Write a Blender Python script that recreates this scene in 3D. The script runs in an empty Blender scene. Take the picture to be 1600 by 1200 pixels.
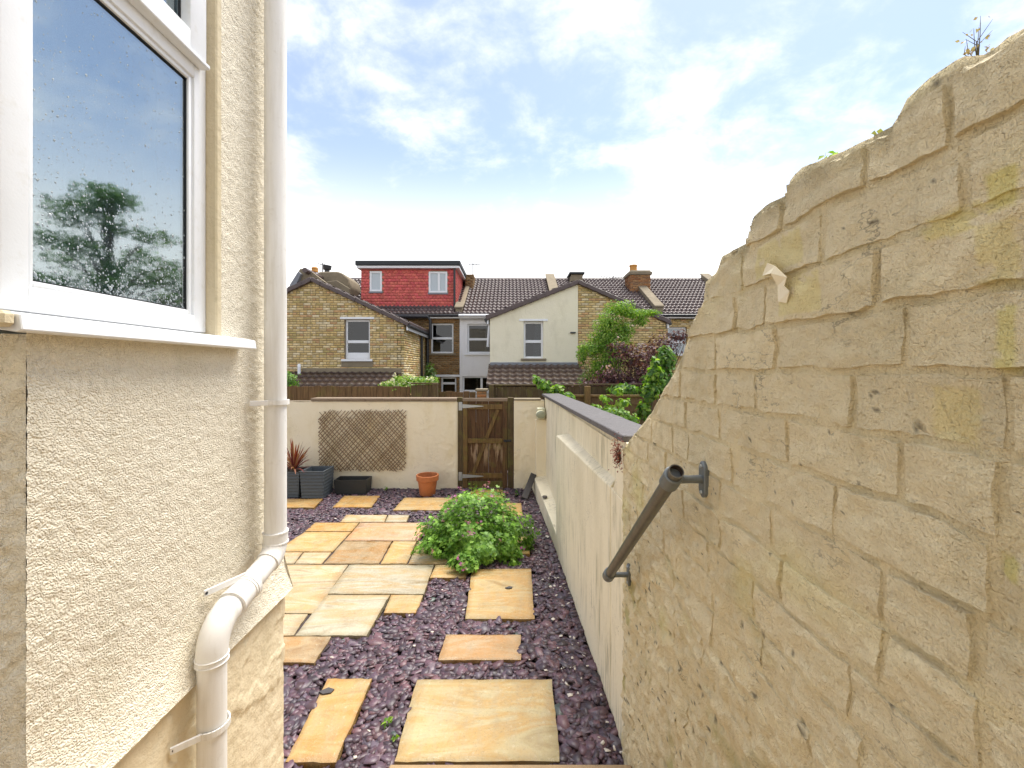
import bpy, bmesh, math, random
import numpy as np
from mathutils import Vector, Matrix

random.seed(7)
RNG = np.random.default_rng(11)
SC = bpy.context.scene
COL = SC.collection

# ------------------------------------------------------------------ camera
F, HZ, EYE = 665.0, 578.0, 2.08           # focal length in photo pixels, horizon row, eye height (m)
cam_data = bpy.data.cameras.new('camera')
cam_data.sensor_width = 36.0
cam_data.lens = 36.0 * F / 1600.0
cam_data.shift_y = -(600.0 - HZ) / 1600.0
cam_data.clip_start = 0.02
cam_data.clip_end = 2000.0
cam = bpy.data.objects.new('camera', cam_data)
cam.location = (0, 0, EYE)
cam.rotation_euler = (math.radians(90), 0, 0)
COL.objects.link(cam)
SC.camera = cam

# ------------------------------------------------------------------ world, sun, exposure
SUN_EL, SUN_AZ = math.radians(66), math.radians(40)   # azimuth clockwise from +Y: high ahead, a little to the right
SC.view_settings.view_transform = 'Standard'
SC.view_settings.look = 'None'
SC.view_settings.gamma = 1.0
SC.view_settings.use_curve_mapping = False
SC.view_settings.exposure = 1.5
SC.cycles.use_denoising = True
SC.cycles.max_bounces = 8
SC.cycles.transparent_max_bounces = 12

world = bpy.data.worlds.new('World')
SC.world = world
world.use_nodes = True
wt = world.node_tree
wt.nodes.clear()
def wn(t, **kw):
    n = wt.nodes.new(t)
    for k, v in kw.items(): setattr(n, k, v)
    return n
def wl(a, b): wt.links.new(a, b)
w_out = wn('ShaderNodeOutputWorld')
sky = wn('ShaderNodeTexSky', sky_type='NISHITA', sun_disc=False, sun_elevation=SUN_EL,
         sun_rotation=SUN_AZ, air_density=1.0, dust_density=0.6, ozone_density=3.0)
bg_sky = wn('ShaderNodeBackground'); bg_sky.inputs['Strength'].default_value = 0.078
wl(sky.outputs[0], bg_sky.inputs['Color'])
bg_cloud = wn('ShaderNodeBackground')
bg_cloud.inputs['Color'].default_value = (1.0, 0.985, 0.965, 1)
bg_cloud.inputs['Strength'].default_value = 0.60
tc = wn('ShaderNodeTexCoord')
sep = wn('ShaderNodeSeparateXYZ'); wl(tc.outputs['Generated'], sep.inputs[0])
def wm(op, a, b=None, c=None, clamp=False):
    n = wn('ShaderNodeMath', operation=op, use_clamp=clamp)
    for i, v in enumerate((a, b, c)):
        if v is None: continue
        if isinstance(v, (int, float)): n.inputs[i].default_value = v
        else: wl(v, n.inputs[i])
    return n.outputs[0]
zc = wm('MAXIMUM', sep.outputs['Z'], 0.0)
den = wm('ADD', zc, 0.30)
cmb = wn('ShaderNodeCombineXYZ')
wl(wm('DIVIDE', sep.outputs['X'], den), cmb.inputs[0])
wl(wm('DIVIDE', sep.outputs['Y'], den), cmb.inputs[1])
def wnoise(scale, detail, rough, dist, off):
    mp = wn('ShaderNodeMapping'); mp.inputs['Location'].default_value = off
    mp.inputs['Rotation'].default_value = (0, 0, 0.25)
    mp.inputs['Scale'].default_value = (1.0, 1.1, 1)
    wl(cmb.outputs[0], mp.inputs[0])
    n = wn('ShaderNodeTexNoise'); wl(mp.outputs[0], n.inputs['Vector'])
    n.inputs['Scale'].default_value = scale; n.inputs['Detail'].default_value = detail
    n.inputs['Roughness'].default_value = rough; n.inputs['Distortion'].default_value = dist
    return n.outputs['Fac']
big = wnoise(1.25, 3, 0.5, 0.3, (2.75, 1.3, 0))
fine = wnoise(4.6, 9, 0.62, 0.2, (0.4, 5.2, 0))
cl = wm('ADD', wm('MULTIPLY', big, 0.52), wm('MULTIPLY', fine, 0.56))
mr = wn('ShaderNodeMapRange', interpolation_type='SMOOTHSTEP')
mr.inputs['From Min'].default_value = 0.475; mr.inputs['From Max'].default_value = 0.76
mr.inputs['To Min'].default_value = 0.16; mr.inputs['To Max'].default_value = 1.0
wl(cl, mr.inputs['Value'])
hz = wn('ShaderNodeMapRange', interpolation_type='SMOOTHSTEP')      # thick pale air low over the roofs
hz.inputs['From Min'].default_value = 0.16; hz.inputs['From Max'].default_value = 0.46
hz.inputs['To Min'].default_value = 1.0; hz.inputs['To Max'].default_value = 0.0
wl(sep.outputs['Z'], hz.inputs['Value'])
cover = wm('SUBTRACT', 1.0, wm('MULTIPLY', wm('SUBTRACT', 1.0, mr.outputs[0]), wm('SUBTRACT', 1.0, hz.outputs[0])), clamp=True)
mixw = wn('ShaderNodeMixShader')
wl(cover, mixw.inputs[0]); wl(bg_sky.outputs[0], mixw.inputs[1]); wl(bg_cloud.outputs[0], mixw.inputs[2])
wl(mixw.outputs[0], w_out.inputs['Surface'])

sun_data = bpy.data.lights.new('sun', 'SUN')
sun_data.energy = 2.4
sun_data.angle = math.radians(44)
sun_data.color = (1.0, 0.95, 0.86)
sun = bpy.data.objects.new('sun', sun_data)
sun.location = (3, -6, 12)
sd = Vector((math.sin(SUN_AZ) * math.cos(SUN_EL), math.cos(SUN_AZ) * math.cos(SUN_EL), math.sin(SUN_EL)))
sun.rotation_euler = sd.to_track_quat('Z', 'Y').to_euler()
COL.objects.link(sun)

# ------------------------------------------------------------------ helpers: places
def P(px, py, Y):                     # point seen at photo pixel (px, py) at distance Y
    return Vector(((px - 800) / F * Y, Y, EYE + (HZ - py) / F * Y))
def G(px, py, z=0.0):                 # point on the level z
    return P(px, py, F * (EYE - z) / (py - HZ))
def PX(px, Y): return (px - 800) / F * Y
def PZ(py, Y): return EYE + (HZ - py) / F * Y

# ------------------------------------------------------------------ helpers: noise
def _hash(ix, iy, iz, seed):
    h = (ix.astype(np.int64) * 374761393 + iy.astype(np.int64) * 668265263 + iz.astype(np.int64) * 2147483647 + seed * 974634777) & 0xffffffff
    h = ((h ^ (h >> 13)) * 1274126177) & 0xffffffff
    h = (h ^ (h >> 16)) & 0xffffffff
    h = (h * 2246822519) & 0xffffffff
    return ((h ^ (h >> 15)) & 0xffff) / 65535.0
def vnoise(p, seed=0):
    p = np.asarray(p, float)
    i = np.floor(p); f = p - i; f = f * f * (3 - 2 * f); i = i.astype(np.int64)
    r = 0
    for dx in (0, 1):
        for dy in (0, 1):
            for dz in (0, 1):
                w = (f[:, 0] if dx else 1 - f[:, 0]) * (f[:, 1] if dy else 1 - f[:, 1]) * (f[:, 2] if dz else 1 - f[:, 2])
                r = r + w * _hash(i[:, 0] + dx, i[:, 1] + dy, i[:, 2] + dz, seed)
    return r * 2 - 1
def fbm(p, octaves=3, seed=0, gain=0.5):
    p = np.asarray(p, float); r = 0; a = 1.0
    for k in range(octaves):
        r = r + a * vnoise(p * 2 ** k + 17.3 * k, seed + k); a *= gain
    return r

# ------------------------------------------------------------------ helpers: objects
def origin_of(parent):
    o = Vector((0, 0, 0))
    while parent is not None:
        o = o + parent.location; parent = parent.parent
    return o
def tag(o, label=None, cat=None, group=None, kind=None):
    if label: o['label'] = label
    if cat: o['category'] = cat
    if group: o['group'] = group
    if kind: o['kind'] = kind
    return o
def thing(name, label, cat, loc=(0, 0, 0), group=None):
    o = bpy.data.objects.new(name, None)
    o.empty_display_size = 0.1
    o.location = loc
    COL.objects.link(o)
    return tag(o, label, cat, group)
def link(name, me, mat, parent=None, loc=(0, 0, 0)):
    if mat is not None and not me.materials: me.materials.append(mat)
    o = bpy.data.objects.new(name, me)
    o.location = loc
    if parent is not None: o.parent = parent
    COL.objects.link(o)
    return o
def np_mesh(name, verts, faces, mat, parent=None, tint=None, smooth=False, uvless=True):
    """verts in world space (n,3); faces list/array of index tuples; tint (n,3) point colours"""
    v = np.asarray(verts, float) - np.array(origin_of(parent))
    me = bpy.data.meshes.new(name)
    if isinstance(faces, np.ndarray):
        nf, k = faces.shape
        me.vertices.add(len(v)); me.vertices.foreach_set('co', v.astype(np.float32).ravel())
        me.loops.add(nf * k); me.loops.foreach_set('vertex_index', faces.astype(np.int32).ravel())
        me.polygons.add(nf)
        me.polygons.foreach_set('loop_start', np.arange(0, nf * k, k, dtype=np.int32))
        me.update(calc_edges=True); me.validate()
    else:
        me.from_pydata(v.tolist(), [], [tuple(int(i) for i in f) for f in faces])
        me.update()
    if tint is not None:
        at = me.color_attributes.new('tint', 'FLOAT_COLOR', 'POINT')
        t = np.ones((len(v), 4), np.float32); t[:, :3] = tint
        at.data.foreach_set('color', t.ravel())
    if smooth: me.polygons.foreach_set('use_smooth', np.ones(len(me.polygons), bool))
    return link(name, me, mat, parent)

class B:
    """collects shapes (world space) for ONE mesh object"""
    def __init__(s): s.bm = bmesh.new()
    def _bevel(s, faces, bev, seg):
        if bev <= 0: return
        es = list({e for f in faces for e in f.edges})
        bmesh.ops.bevel(s.bm, geom=es, offset=bev, segments=seg, affect='EDGES', profile=0.5)
    def hexa(s, pts, bev=0, seg=1):      # 8 points: bottom ring 0-3 counter-clockwise from above, top ring 4-7
        v = [s.bm.verts.new(p) for p in pts]
        fs = [s.bm.faces.new([v[i] for i in q]) for q in ((3, 2, 1, 0), (4, 5, 6, 7), (0, 1, 5, 4), (1, 2, 6, 5), (2, 3, 7, 6), (3, 0, 4, 7))]
        s._bevel(fs, bev, seg); return s
    def box(s, x0, x1, y0, y1, z0, z1, bev=0, seg=1):
        return s.hexa([(x0, y0, z0), (x1, y0, z0), (x1, y1, z0), (x0, y1, z0), (x0, y0, z1), (x1, y0, z1), (x1, y1, z1), (x0, y1, z1)], bev, seg)
    def bar(s, a, b, w, h, up=(0, 0, 1), bev=0):     # rectangular bar from a to b; w across, h along up
        a, b = Vector(a), Vector(b); d = (b - a).normalized(); up = Vector(up)
        side = d.cross(up).normalized(); up = side.cross(d).normalized()
        q = []
        for p in (a, b):
            q.append([p - side * w / 2 - up * h / 2, p + side * w / 2 - up * h / 2, p + side * w / 2 + up * h / 2, p - side * w / 2 + up * h / 2])
        v = [s.bm.verts.new(p) for r in q for p in r]
        fs = [s.bm.faces.new([v[i] for i in f]) for f in ((3, 2, 1, 0), (4, 5, 6, 7), (0, 1, 5, 4), (1, 2, 6, 5), (2, 3, 7, 6), (3, 0, 4, 7))]
        s._bevel(fs, bev, 1); return s
    def prism(s, poly, axis, a, b, bev=0):           # poly: 2-D outline; axis 'y': (x,z) swept y=a..b; 'x': (y,z); 'z': (x,y)
        def pt(p, t):
            return {'y': (p[0], t, p[1]), 'x': (t, p[0], p[1]), 'z': (p[0], p[1], t)}[axis]
        va = [s.bm.verts.new(pt(p, a)) for p in poly]; vb = [s.bm.verts.new(pt(p, b)) for p in poly]
        n = len(poly); fs = [s.bm.faces.new(va[::-1]), s.bm.faces.new(vb)]
        for i in range(n): fs.append(s.bm.faces.new((va[i], va[(i + 1) % n], vb[(i + 1) % n], vb[i])))
        s._bevel(fs, bev, 1); return s
    def tube(s, pts, r, seg=12, cap=True):            # r: number or list
        pts = [Vector(p) for p in pts]; n = len(pts)
        rs = r if isinstance(r, (list, tuple)) else [r] * n
        rings = []; prev = None
        for i, p in enumerate(pts):
            d = (pts[min(i + 1, n - 1)] - pts[max(i - 1, 0)]).normalized()
            if prev is None:
                ref = Vector((0, 0, 1)) if abs(d.z) < 0.9 else Vector((1, 0, 0))
                u = d.cross(ref).normalized()
            else:
                u = (prev - d * prev.dot(d)).normalized()
            prev = u; w = d.cross(u)
            rings.append([s.bm.verts.new(p + (u * math.cos(2 * math.pi * k / seg) + w * math.sin(2 * math.pi * k / seg)) * rs[i]) for k in range(seg)])
        for a, b in zip(rings, rings[1:]):
            for k in range(seg): s.bm.faces.new((a[k], a[(k + 1) % seg], b[(k + 1) % seg], b[k]))
        if cap:
            s.bm.faces.new(rings[0][::-1]); s.bm.faces.new(rings[-1])
        return s
    def lathe(s, prof, c, seg=28, cap=False):          # prof: (r, z) list
        rings = []
        for r, z in prof:
            rings.append([s.bm.verts.new((c[0] + r * math.cos(2 * math.pi * k / seg), c[1] + r * math.sin(2 * math.pi * k / seg), c[2] + z)) for k in range(seg)])
        for a, b in zip(rings, rings[1:]):
            for k in range(seg): s.bm.faces.new((a[k], a[(k + 1) % seg], b[(k + 1) % seg], b[k]))
        if cap:
            s.bm.faces.new(rings[0][::-1]); s.bm.faces.new(rings[-1])
        return s
    def quad(s, *pts):
        s.bm.faces.new([s.bm.verts.new(p) for p in pts]); return s
    def build(s, name, mat, parent=None, smooth=False, angle=40):
        bmesh.ops.recalc_face_normals(s.bm, faces=s.bm.faces)
        o = origin_of(parent)
        for v in s.bm.verts: v.co -= o
        me = bpy.data.meshes.new(name)
        s.bm.to_mesh(me); s.bm.free()
        if smooth:
            me.polygons.foreach_set('use_smooth', np.ones(len(me.polygons), bool))
            me.set_sharp_from_angle(angle=math.radians(angle))
        return link(name, me, mat, parent)

# ------------------------------------------------------------------ helpers: materials
def S(h):
    h = h.lstrip('#'); c = [int(h[i:i + 2], 16) / 255 for i in (0, 2, 4)]
    return tuple((x / 12.92 if x <= 0.04045 else ((x + 0.055) / 1.055) ** 2.4) for x in c)
class N:
    def __init__(s, name):
        s.m = bpy.data.materials.new(name); s.m.use_nodes = True
        s.t = s.m.node_tree; s.t.nodes.clear()
        s.out = s.n('ShaderNodeOutputMaterial'); s.b = s.n('ShaderNodeBsdfPrincipled')
        s.l(s.b.outputs[0], s.out.inputs['Surface'])
        s.pos = s.n('ShaderNodeNewGeometry').outputs['Position']
    def n(s, t, **kw):
        q = s.t.nodes.new(t)
        for k, v in kw.items(): setattr(q, k, v)
        return q
    def l(s, a, b): s.t.links.new(a, b)
    def put(s, sock, v):
        if isinstance(v, bpy.types.NodeSocket): s.l(v, sock)
        elif isinstance(v, tuple) and len(v) == 3 and sock.type == 'RGBA': sock.default_value = (*v, 1)
        else: sock.default_value = v
    def vec(s, scale=(1, 1, 1), rot=(0, 0, 0), loc=(0, 0, 0), src=None):
        q = s.n('ShaderNodeMapping'); q.inputs['Scale'].default_value = scale
        q.inputs['Rotation'].default_value = rot; q.inputs['Location'].default_value = loc
        s.l(src or s.pos, q.inputs[0]); return q.outputs[0]
    def noise(s, scale, detail=4, rough=0.55, vec=None, dist=0.0):
        q = s.n('ShaderNodeTexNoise'); s.l(vec or s.pos, q.inputs['Vector'])
        q.inputs['Scale'].default_value = scale; q.inputs['Detail'].default_value = detail
        q.inputs['Roughness'].default_value = rough; q.inputs['Distortion'].default_value = dist
        return q.outputs['Fac']
    def voro(s, scale, vec=None, feature='F1', out='Distance'):
        q = s.n('ShaderNodeTexVoronoi', feature=feature); s.l(vec or s.pos, q.inputs['Vector'])
        q.inputs['Scale'].default_value = scale; return q.outputs[out]
    def ramp(s, fac, stops):
        q = s.n('ShaderNodeValToRGB'); e = q.color_ramp.elements
        while len(e) < len(stops): e.new(0.5)
        for el, (p, c) in zip(e, stops):
            el.position = p
            el.color = (c, c, c, 1) if isinstance(c, (int, float)) else (*c, 1)
        s.l(fac, q.inputs[0]); return q.outputs[0]
    def mix(s, fac, a, b, mode='MIX'):
        q = s.n('ShaderNodeMix', data_type='RGBA', blend_type=mode)
        s.put(q.inputs[0], fac); s.put(q.inputs[6], a); s.put(q.inputs[7], b); return q.outputs[2]
    def math(s, op, a, b=0.0, clamp=False):
        q = s.n('ShaderNodeMath', operation=op, use_clamp=clamp); s.put(q.inputs[0], a); s.put(q.inputs[1], b); return q.outputs[0]
    def attr(s, name='tint'):
        q = s.n('ShaderNodeAttribute'); q.attribute_name = name; return q.outputs['Color']
    def z(s):
        q = s.n('ShaderNodeSeparateXYZ'); s.l(s.pos, q.inputs[0]); return q.outputs['Z']
    def bump(s, h, strength, dist, normal=None):
        q = s.n('ShaderNodeBump'); s.l(h, q.inputs['Height']); q.inputs['Strength'].default_value = strength
        q.inputs['Distance'].default_value = dist
        if normal is not None: s.l(normal, q.inputs['Normal'])
        return q.outputs[0]
    def done(s, col, rough=0.7, normal=None, spec=0.5, metal=0.0):
        s.put(s.b.inputs['Base Color'], col); s.put(s.b.inputs['Roughness'], rough)
        s.b.inputs['Specular IOR Level'].default_value = spec; s.b.inputs['Metallic'].default_value = metal
        if normal is not None: s.l(normal, s.b.inputs['Normal'])
        return s.m

def m_paint(name, base, alt, grime=(0.30, 0.25, 0.11), g_amt=0.5, streak=(5, 5, 0.7), bump_s=140, bump_d=0.002, bump_k=0.6, lo=0.52, hi=0.78, coarse=18, coarse_d=0.006, use_tint=False, stipple=0, stipple_d=0.006, fine=0.0, cracks=0.0, brush=0.0):
    k = N(name)
    c = k.mix(k.noise(2.2, 4), base, alt)
    st = k.ramp(k.noise(1.6, 6, 0.62, k.vec(streak)), [(lo, 0.0), (hi, 1.0)])
    c = k.mix(k.math('MULTIPLY', st, g_amt), c, grime)
    if fine:
        fs = k.math('MULTIPLY', k.ramp(k.noise(1.0, 5, 0.65, k.vec((24, 24, 2.2))), [(0.50, 0.0), (0.70, 1.0)]), k.ramp(k.noise(1.7, 3, 0.5, k.vec((1, 1, 1), (0, 0, 0), (7, 3, 1))), [(0.42, 0.0), (0.60, 1.0)]))
        c = k.mix(k.math('MULTIPLY', fs, fine), c, (0.22, 0.19, 0.09))
    sp = k.ramp(k.noise(38, 4, 0.6), [(0.60, 0.0), (0.78, 1.0)])
    c = k.mix(k.math('MULTIPLY', sp, 0.28), c, grime)
    if use_tint: c = k.mix(1.0, c, k.attr(), 'MULTIPLY')
    if cracks:
        cr = k.math('ABSOLUTE', k.math('SUBTRACT', k.noise(1.0, 5, 0.58, k.vec((9, 6, 15))), 0.5))
        cm = k.math('MULTIPLY', k.ramp(cr, [(0.003, 1.0), (0.012, 0.0)]), k.ramp(k.noise(4.1, 4, 0.6), [(0.56, 0.0), (0.66, 1.0)]))
        c = k.mix(k.math('MULTIPLY', cm, cracks), c, (0.10, 0.07, 0.035))
    n1 = k.bump(k.noise(coarse, 4, 0.6), 0.6, coarse_d)
    if brush: n1 = k.bump(k.noise(1.0, 4, 0.6, k.vec((90, 45, 250))), 0.7, brush, n1)
    n2 = k.bump(k.noise(bump_s, 4, 0.6), bump_k, bump_d, n1)
    if stipple:
        sv = k.vec((1, 1, 1)); ad = k.n('ShaderNodeVectorMath', operation='ADD'); nz3 = k.n('ShaderNodeTexNoise'); k.l(k.pos, nz3.inputs['Vector']); nz3.inputs['Scale'].default_value = 70
        sc_ = k.n('ShaderNodeVectorMath', operation='SCALE'); k.l(nz3.outputs['Color'], sc_.inputs[0]); sc_.inputs['Scale'].default_value = 0.012
        k.l(k.pos, ad.inputs[0]); k.l(sc_.outputs[0], ad.inputs[1])
        n2 = k.bump(k.math('SUBTRACT', 1.0, k.voro(stipple, ad.outputs[0])), 1.0, stipple_d, n2)
    return k.done(c, 0.72, n2, 0.35)
def m_plain(name, col, rough=0.5, var=0.12, scale=9, bump=0.0, bscale=60, spec=0.5, metal=0.0, use_tint=False, dirt=None):
    k = N(name)
    dark = tuple(x * (1 - var) for x in col); light = tuple(min(1, x * (1 + var)) for x in col)
    c = k.mix(k.noise(scale, 5, 0.6), dark, light)
    if dirt: c = k.mix(k.ramp(k.noise(scale * 2.3, 5, 0.65), [(0.55, 0.0), (0.8, 0.6)]), c, dirt)
    if use_tint: c = k.mix(1.0, c, k.attr(), 'MULTIPLY')
    nm = k.bump(k.noise(bscale, 4, 0.6), 0.7, bump) if bump else None
    return k.done(c, rough, nm, spec, metal)
def m_tint(name, rough=0.6, var=0.25, scale=40, bump=0.002, bscale=90, spec=0.4):
    k = N(name)
    c = k.mix(1.0, k.attr(), k.ramp(k.noise(scale, 4, 0.6), [(0.25, 1 - var), (0.75, 1 + var * 0.6)]), 'MULTIPLY')
    return k.done(c, rough, k.bump(k.noise(bscale, 4), 0.6, bump), spec)
def m_leaf(name, rough=0.5, trans=0.35):
    k = N(name)
    c = k.attr()
    tr = k.n('ShaderNodeBsdfTranslucent'); k.put(tr.inputs['Color'], k.mix(1.0, c, (1.5, 1.6, 0.6), 'MULTIPLY'))
    ms = k.n('ShaderNodeMixShader'); ms.inputs[0].default_value = trans
    k.done(c, rough, None, 0.35)
    k.l(k.b.outputs[0], ms.inputs[1]); k.l(tr.outputs[0], ms.inputs[2]); k.l(ms.outputs[0], k.out.inputs['Surface'])
    return k.m
def m_wood(name, c0, c1, moss=(0.16, 0.17, 0.03), moss_amt=0.4, grain=(40, 40, 3), rough=0.75):
    k = N(name)
    c = k.mix(k.ramp(k.noise(1.0, 6, 0.65, k.vec(grain)), [(0.3, 0.0), (0.7, 1.0)]), c0, c1)
    c = k.mix(k.math('MULTIPLY', k.ramp(k.noise(5, 5, 0.65), [(0.5, 0.0), (0.72, 1.0)]), moss_amt), c, moss)
    return k.done(c, rough, k.bump(k.noise(1.0, 5, 0.65, k.vec(tuple(g * 2 for g in grain))), 0.6, 0.003), 0.3)
def m_glass(name, tint=(0.9, 0.95, 0.95), refl=0.25, rough=0.02, bump=False):
    k = N(name); k.t.nodes.remove(k.b)
    tr = k.n('ShaderNodeBsdfTransparent'); tr.inputs[0].default_value = (*tint, 1)
    gl = k.n('ShaderNodeBsdfGlossy'); gl.inputs['Roughness'].default_value = rough
    lw = k.n('ShaderNodeFresnel'); lw.inputs['IOR'].default_value = 1.5
    fac = k.math('ADD', lw.outputs[0], refl, True)
    ms = k.n('ShaderNodeMixShader'); k.l(fac, ms.inputs[0]); k.l(tr.outputs[0], ms.inputs[1]); k.l(gl.outputs[0], ms.inputs[2])
    k.l(ms.outputs[0], k.out.inputs['Surface'])
    return k.m

CREAM, CREAM2 = (0.80, 0.70, 0.50), (0.76, 0.64, 0.43)
MAT = dict(
    rough=m_paint('roughcast_paint', (0.86, 0.79, 0.65), (0.84, 0.76, 0.59), g_amt=0.22, lo=0.56, hi=0.8, bump_s=330, bump_d=0.003, bump_k=0.8, coarse_d=0.004, stipple=230, stipple_d=0.0034),
    plinth=m_paint('plinth_paint', (0.80, 0.70, 0.51), (0.77, 0.66, 0.45), g_amt=0.35, coarse=30, coarse_d=0.01),
    block=m_paint('block_paint', (0.90, 0.785, 0.53), (0.88, 0.74, 0.46), grime=(0.40, 0.33, 0.16), g_amt=0.34, streak=(3, 4, 1.6), lo=0.54, hi=0.80, use_tint=True, coarse=40, coarse_d=0.026, bump_s=210, bump_d=0.009, bump_k=1.0, cracks=0.5, brush=0.004, fine=0.15),
    low=m_paint('low_wall_paint', (0.88, 0.80, 0.61), (0.86, 0.76, 0.54), grime=(0.36, 0.29, 0.12), g_amt=0.45, streak=(1.5, 1.5, 0.45), lo=0.50, hi=0.85, coarse_d=0.006, fine=0.8, cracks=0.4),
    back=m_paint('garden_wall_paint', (0.86, 0.77, 0.58), (0.83, 0.71, 0.48), grime=(0.62, 0.47, 0.16), g_amt=0.40, streak=(2, 2, 0.8), lo=0.52, hi=0.75, coarse=7, coarse_d=0.010, cracks=0.35),
    cream_house=m_paint('cream_house_paint', (0.85, 0.79, 0.61), (0.83, 0.76, 0.55), g_amt=0.3, streak=(1.2, 1.2, .6), coarse=4, coarse_d=0.03, bump_s=30, bump_d=0.01),
    white_house=m_paint('white_house_paint', (0.86, 0.85, 0.84), (0.83, 0.82, 0.81), grime=(.5, .48, .42), g_amt=0.25, coarse=4, coarse_d=0.02, bump_s=30, bump_d=0.01),
    upvc=m_plain('white_window_plastic', (0.80, 0.81, 0.82), 0.32, 0.05, 14, 0.0004, 200, dirt=(0.66, 0.64, 0.58)),
    pipe=m_paint('white_pipe_plastic', (0.80, 0.79, 0.77), (0.76, 0.74, 0.70), grime=(0.45, 0.40, 0.30), g_amt=0.5, streak=(14, 14, 1.2), lo=0.50, hi=0.75, bump_s=200, bump_d=0.0005, coarse_d=0.0005),
    gasket=m_plain('black_gasket', (0.012, 0.012, 0.013), 0.5),
    sandstone=None,
    slate=m_tint('slate_chip_stone', 0.45, 0.25, 60, 0.002, 120, 0.6),
    soil=m_plain('dark_soil', (0.045, 0.032, 0.034), 0.9, 0.4, 8, 0.02, 25),
    brick=m_tint('brick_clay', 0.85, 0.22, 25, 0.004, 60, 0.2),
    mortar=m_plain('brick_mortar', (0.27, 0.205, 0.12), 0.95, 0.25, 6, 0.004, 60),
    tile=m_plain('brown_roof_tile', (0.084, 0.055, 0.050), 0.40, 0.35, 3.0, 0.004, 30, dirt=(0.15, 0.12, 0.08)),
    tile_moss=m_plain('mossy_brown_roof_tile', (0.062, 0.034, 0.020), 0.5, 0.35, 3.0, 0.004, 30, dirt=(0.14, 0.12, 0.03)),
    hung=m_tint('red_hung_tile', 0.7, 0.2, 12, 0.003, 50, 0.3),
    lead=m_plain('grey_lead', (0.20, 0.21, 0.23), 0.5, 0.25, 8),
    felt=m_plain('dark_roof_felt', (0.035, 0.040, 0.042), 0.75, 0.2, 6),
    cement=m_plain('weathered_cement', (0.24, 0.195, 0.13), 0.95, 0.35, 4, 0.01, 40, dirt=(0.10, 0.09, 0.05)),
    concrete_coping=m_plain('dark_wet_coping', (0.090, 0.078, 0.074), 0.5, 0.6, 22, 0.006, 70, dirt=(0.30, 0.27, 0.26)),
    coping_tile=m_plain('brown_coping', (0.23, 0.165, 0.105), 0.7, 0.3, 9, 0.004, 60),
    gutter=m_plain('black_gutter_plastic', (0.018, 0.018, 0.020), 0.4),
    curtain=m_plain('pale_curtain', (0.70, 0.70, 0.66), 0.9, 0.1, 20),
    room=m_plain('room_shade_paint', (0.10, 0.11, 0.12), 0.9, 0.1),  # dark tone stands in for the shade of unlit rooms
    interior=m_plain('room_wall_paint', (0.60, 0.65, 0.68), 0.9, 0.05),
    wood=m_wood('weathered_gate_wood', (0.055, 0.028, 0.013), (0.16, 0.085, 0.035), moss_amt=0.35),
    wood_frame=m_wood('mossy_gate_timber', (0.085, 0.050, 0.018), (0.22, 0.13, 0.045), (0.20, 0.19, 0.03), 0.55),
    wood_pale=m_wood('bleached_gate_board', (0.075, 0.035, 0.016), (0.36, 0.25, 0.15), moss_amt=0.2, grain=(28, 28, 2)),
    wood_moss=m_wood('algae_covered_board', (0.07, 0.05, 0.015), (0.17, 0.16, 0.04), (0.26, 0.30, 0.03), 0.8),
    fence=m_wood('brown_fence_board', (0.070, 0.040, 0.017), (0.185, 0.105, 0.045), moss_amt=0.3),
    fence_old=m_wood('dark_fence_board', (0.050, 0.034, 0.016), (0.13, 0.085, 0.038), moss_amt=0.45),
    willow=m_wood('willow_rod', (0.15, 0.092, 0.045), (0.33, 0.215, 0.115), moss_amt=0.1),
    steel=m_plain('galvanised_steel', (0.42, 0.44, 0.45), 0.42, 0.15, 30, metal=0.7),
    rail=m_plain('wet_galvanised_tube', (0.135, 0.130, 0.115), 0.36, 0.35, 26, 0.0006, 300, metal=0.55, dirt=(0.20, 0.17, 0.11)),
    fitting=m_plain('grey_cast_fitting', (0.17, 0.19, 0.20), 0.42, 0.2, 50, 0.0006, 260, metal=0.5),
    bore=m_plain('rusty_tube_bore', (0.05, 0.030, 0.020), 0.8, 0.4, 60),
    terracotta=m_plain('terracotta', (0.47, 0.155, 0.050), 0.75, 0.18, 14, 0.001, 120, dirt=(0.42, 0.20, 0.10)),
    planter=m_plain('dark_grey_planter', (0.070, 0.085, 0.095), 0.6, 0.2, 30),
    trough=m_plain('black_trough_plastic', (0.022, 0.024, 0.022), 0.5, 0.2),
    compost=m_plain('potting_compost', (0.035, 0.022, 0.014), 0.95, 0.5, 60, 0.01, 80),
    leaf=m_leaf('leaf'), petal=m_leaf('petal', 0.6, 0.3), stem=m_plain('plant_stem', (0.09, 0.075, 0.035), 0.8, 0.3, 30),
    bark=m_plain('bark', (0.085, 0.06, 0.04), 0.9, 0.4, 20, 0.01, 40),
    lamp=m_plain('beige_lamp_plastic', (0.62, 0.60, 0.42), 0.45, 0.08), lens=m_plain('lamp_lens', (0.33, 0.35, 0.24), 0.35, 0.15, 40),
    dark_slate=m_plain('dark_slate_block', (0.050, 0.045, 0.045), 0.6, 0.4, 14, 0.004, 60),
    step=m_plain('brown_sandstone_step', (0.34, 0.23, 0.12), 0.7, 0.25, 12, 0.004, 70, dirt=(0.15, 0.11, 0.07)),
    pane=m_glass('house_window_glass', (0.42, 0.45, 0.48), 0.02), frosted=None,
    pot_clay=m_plain('orange_chimney_clay', (0.52, 0.25, 0.06), 0.8, 0.15, 8),
    metal_dark=m_plain('aerial_metal', (0.12, 0.12, 0.13), 0.5, metal=0.6),
    rock=m_plain('grey_pebble', (0.10, 0.085, 0.075), 0.6, 0.4, 60),
)
k = N('riven_sandstone')
_v = k.vec((1.1, 4.2, 1.0), (0, 0, 0.5))
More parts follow.
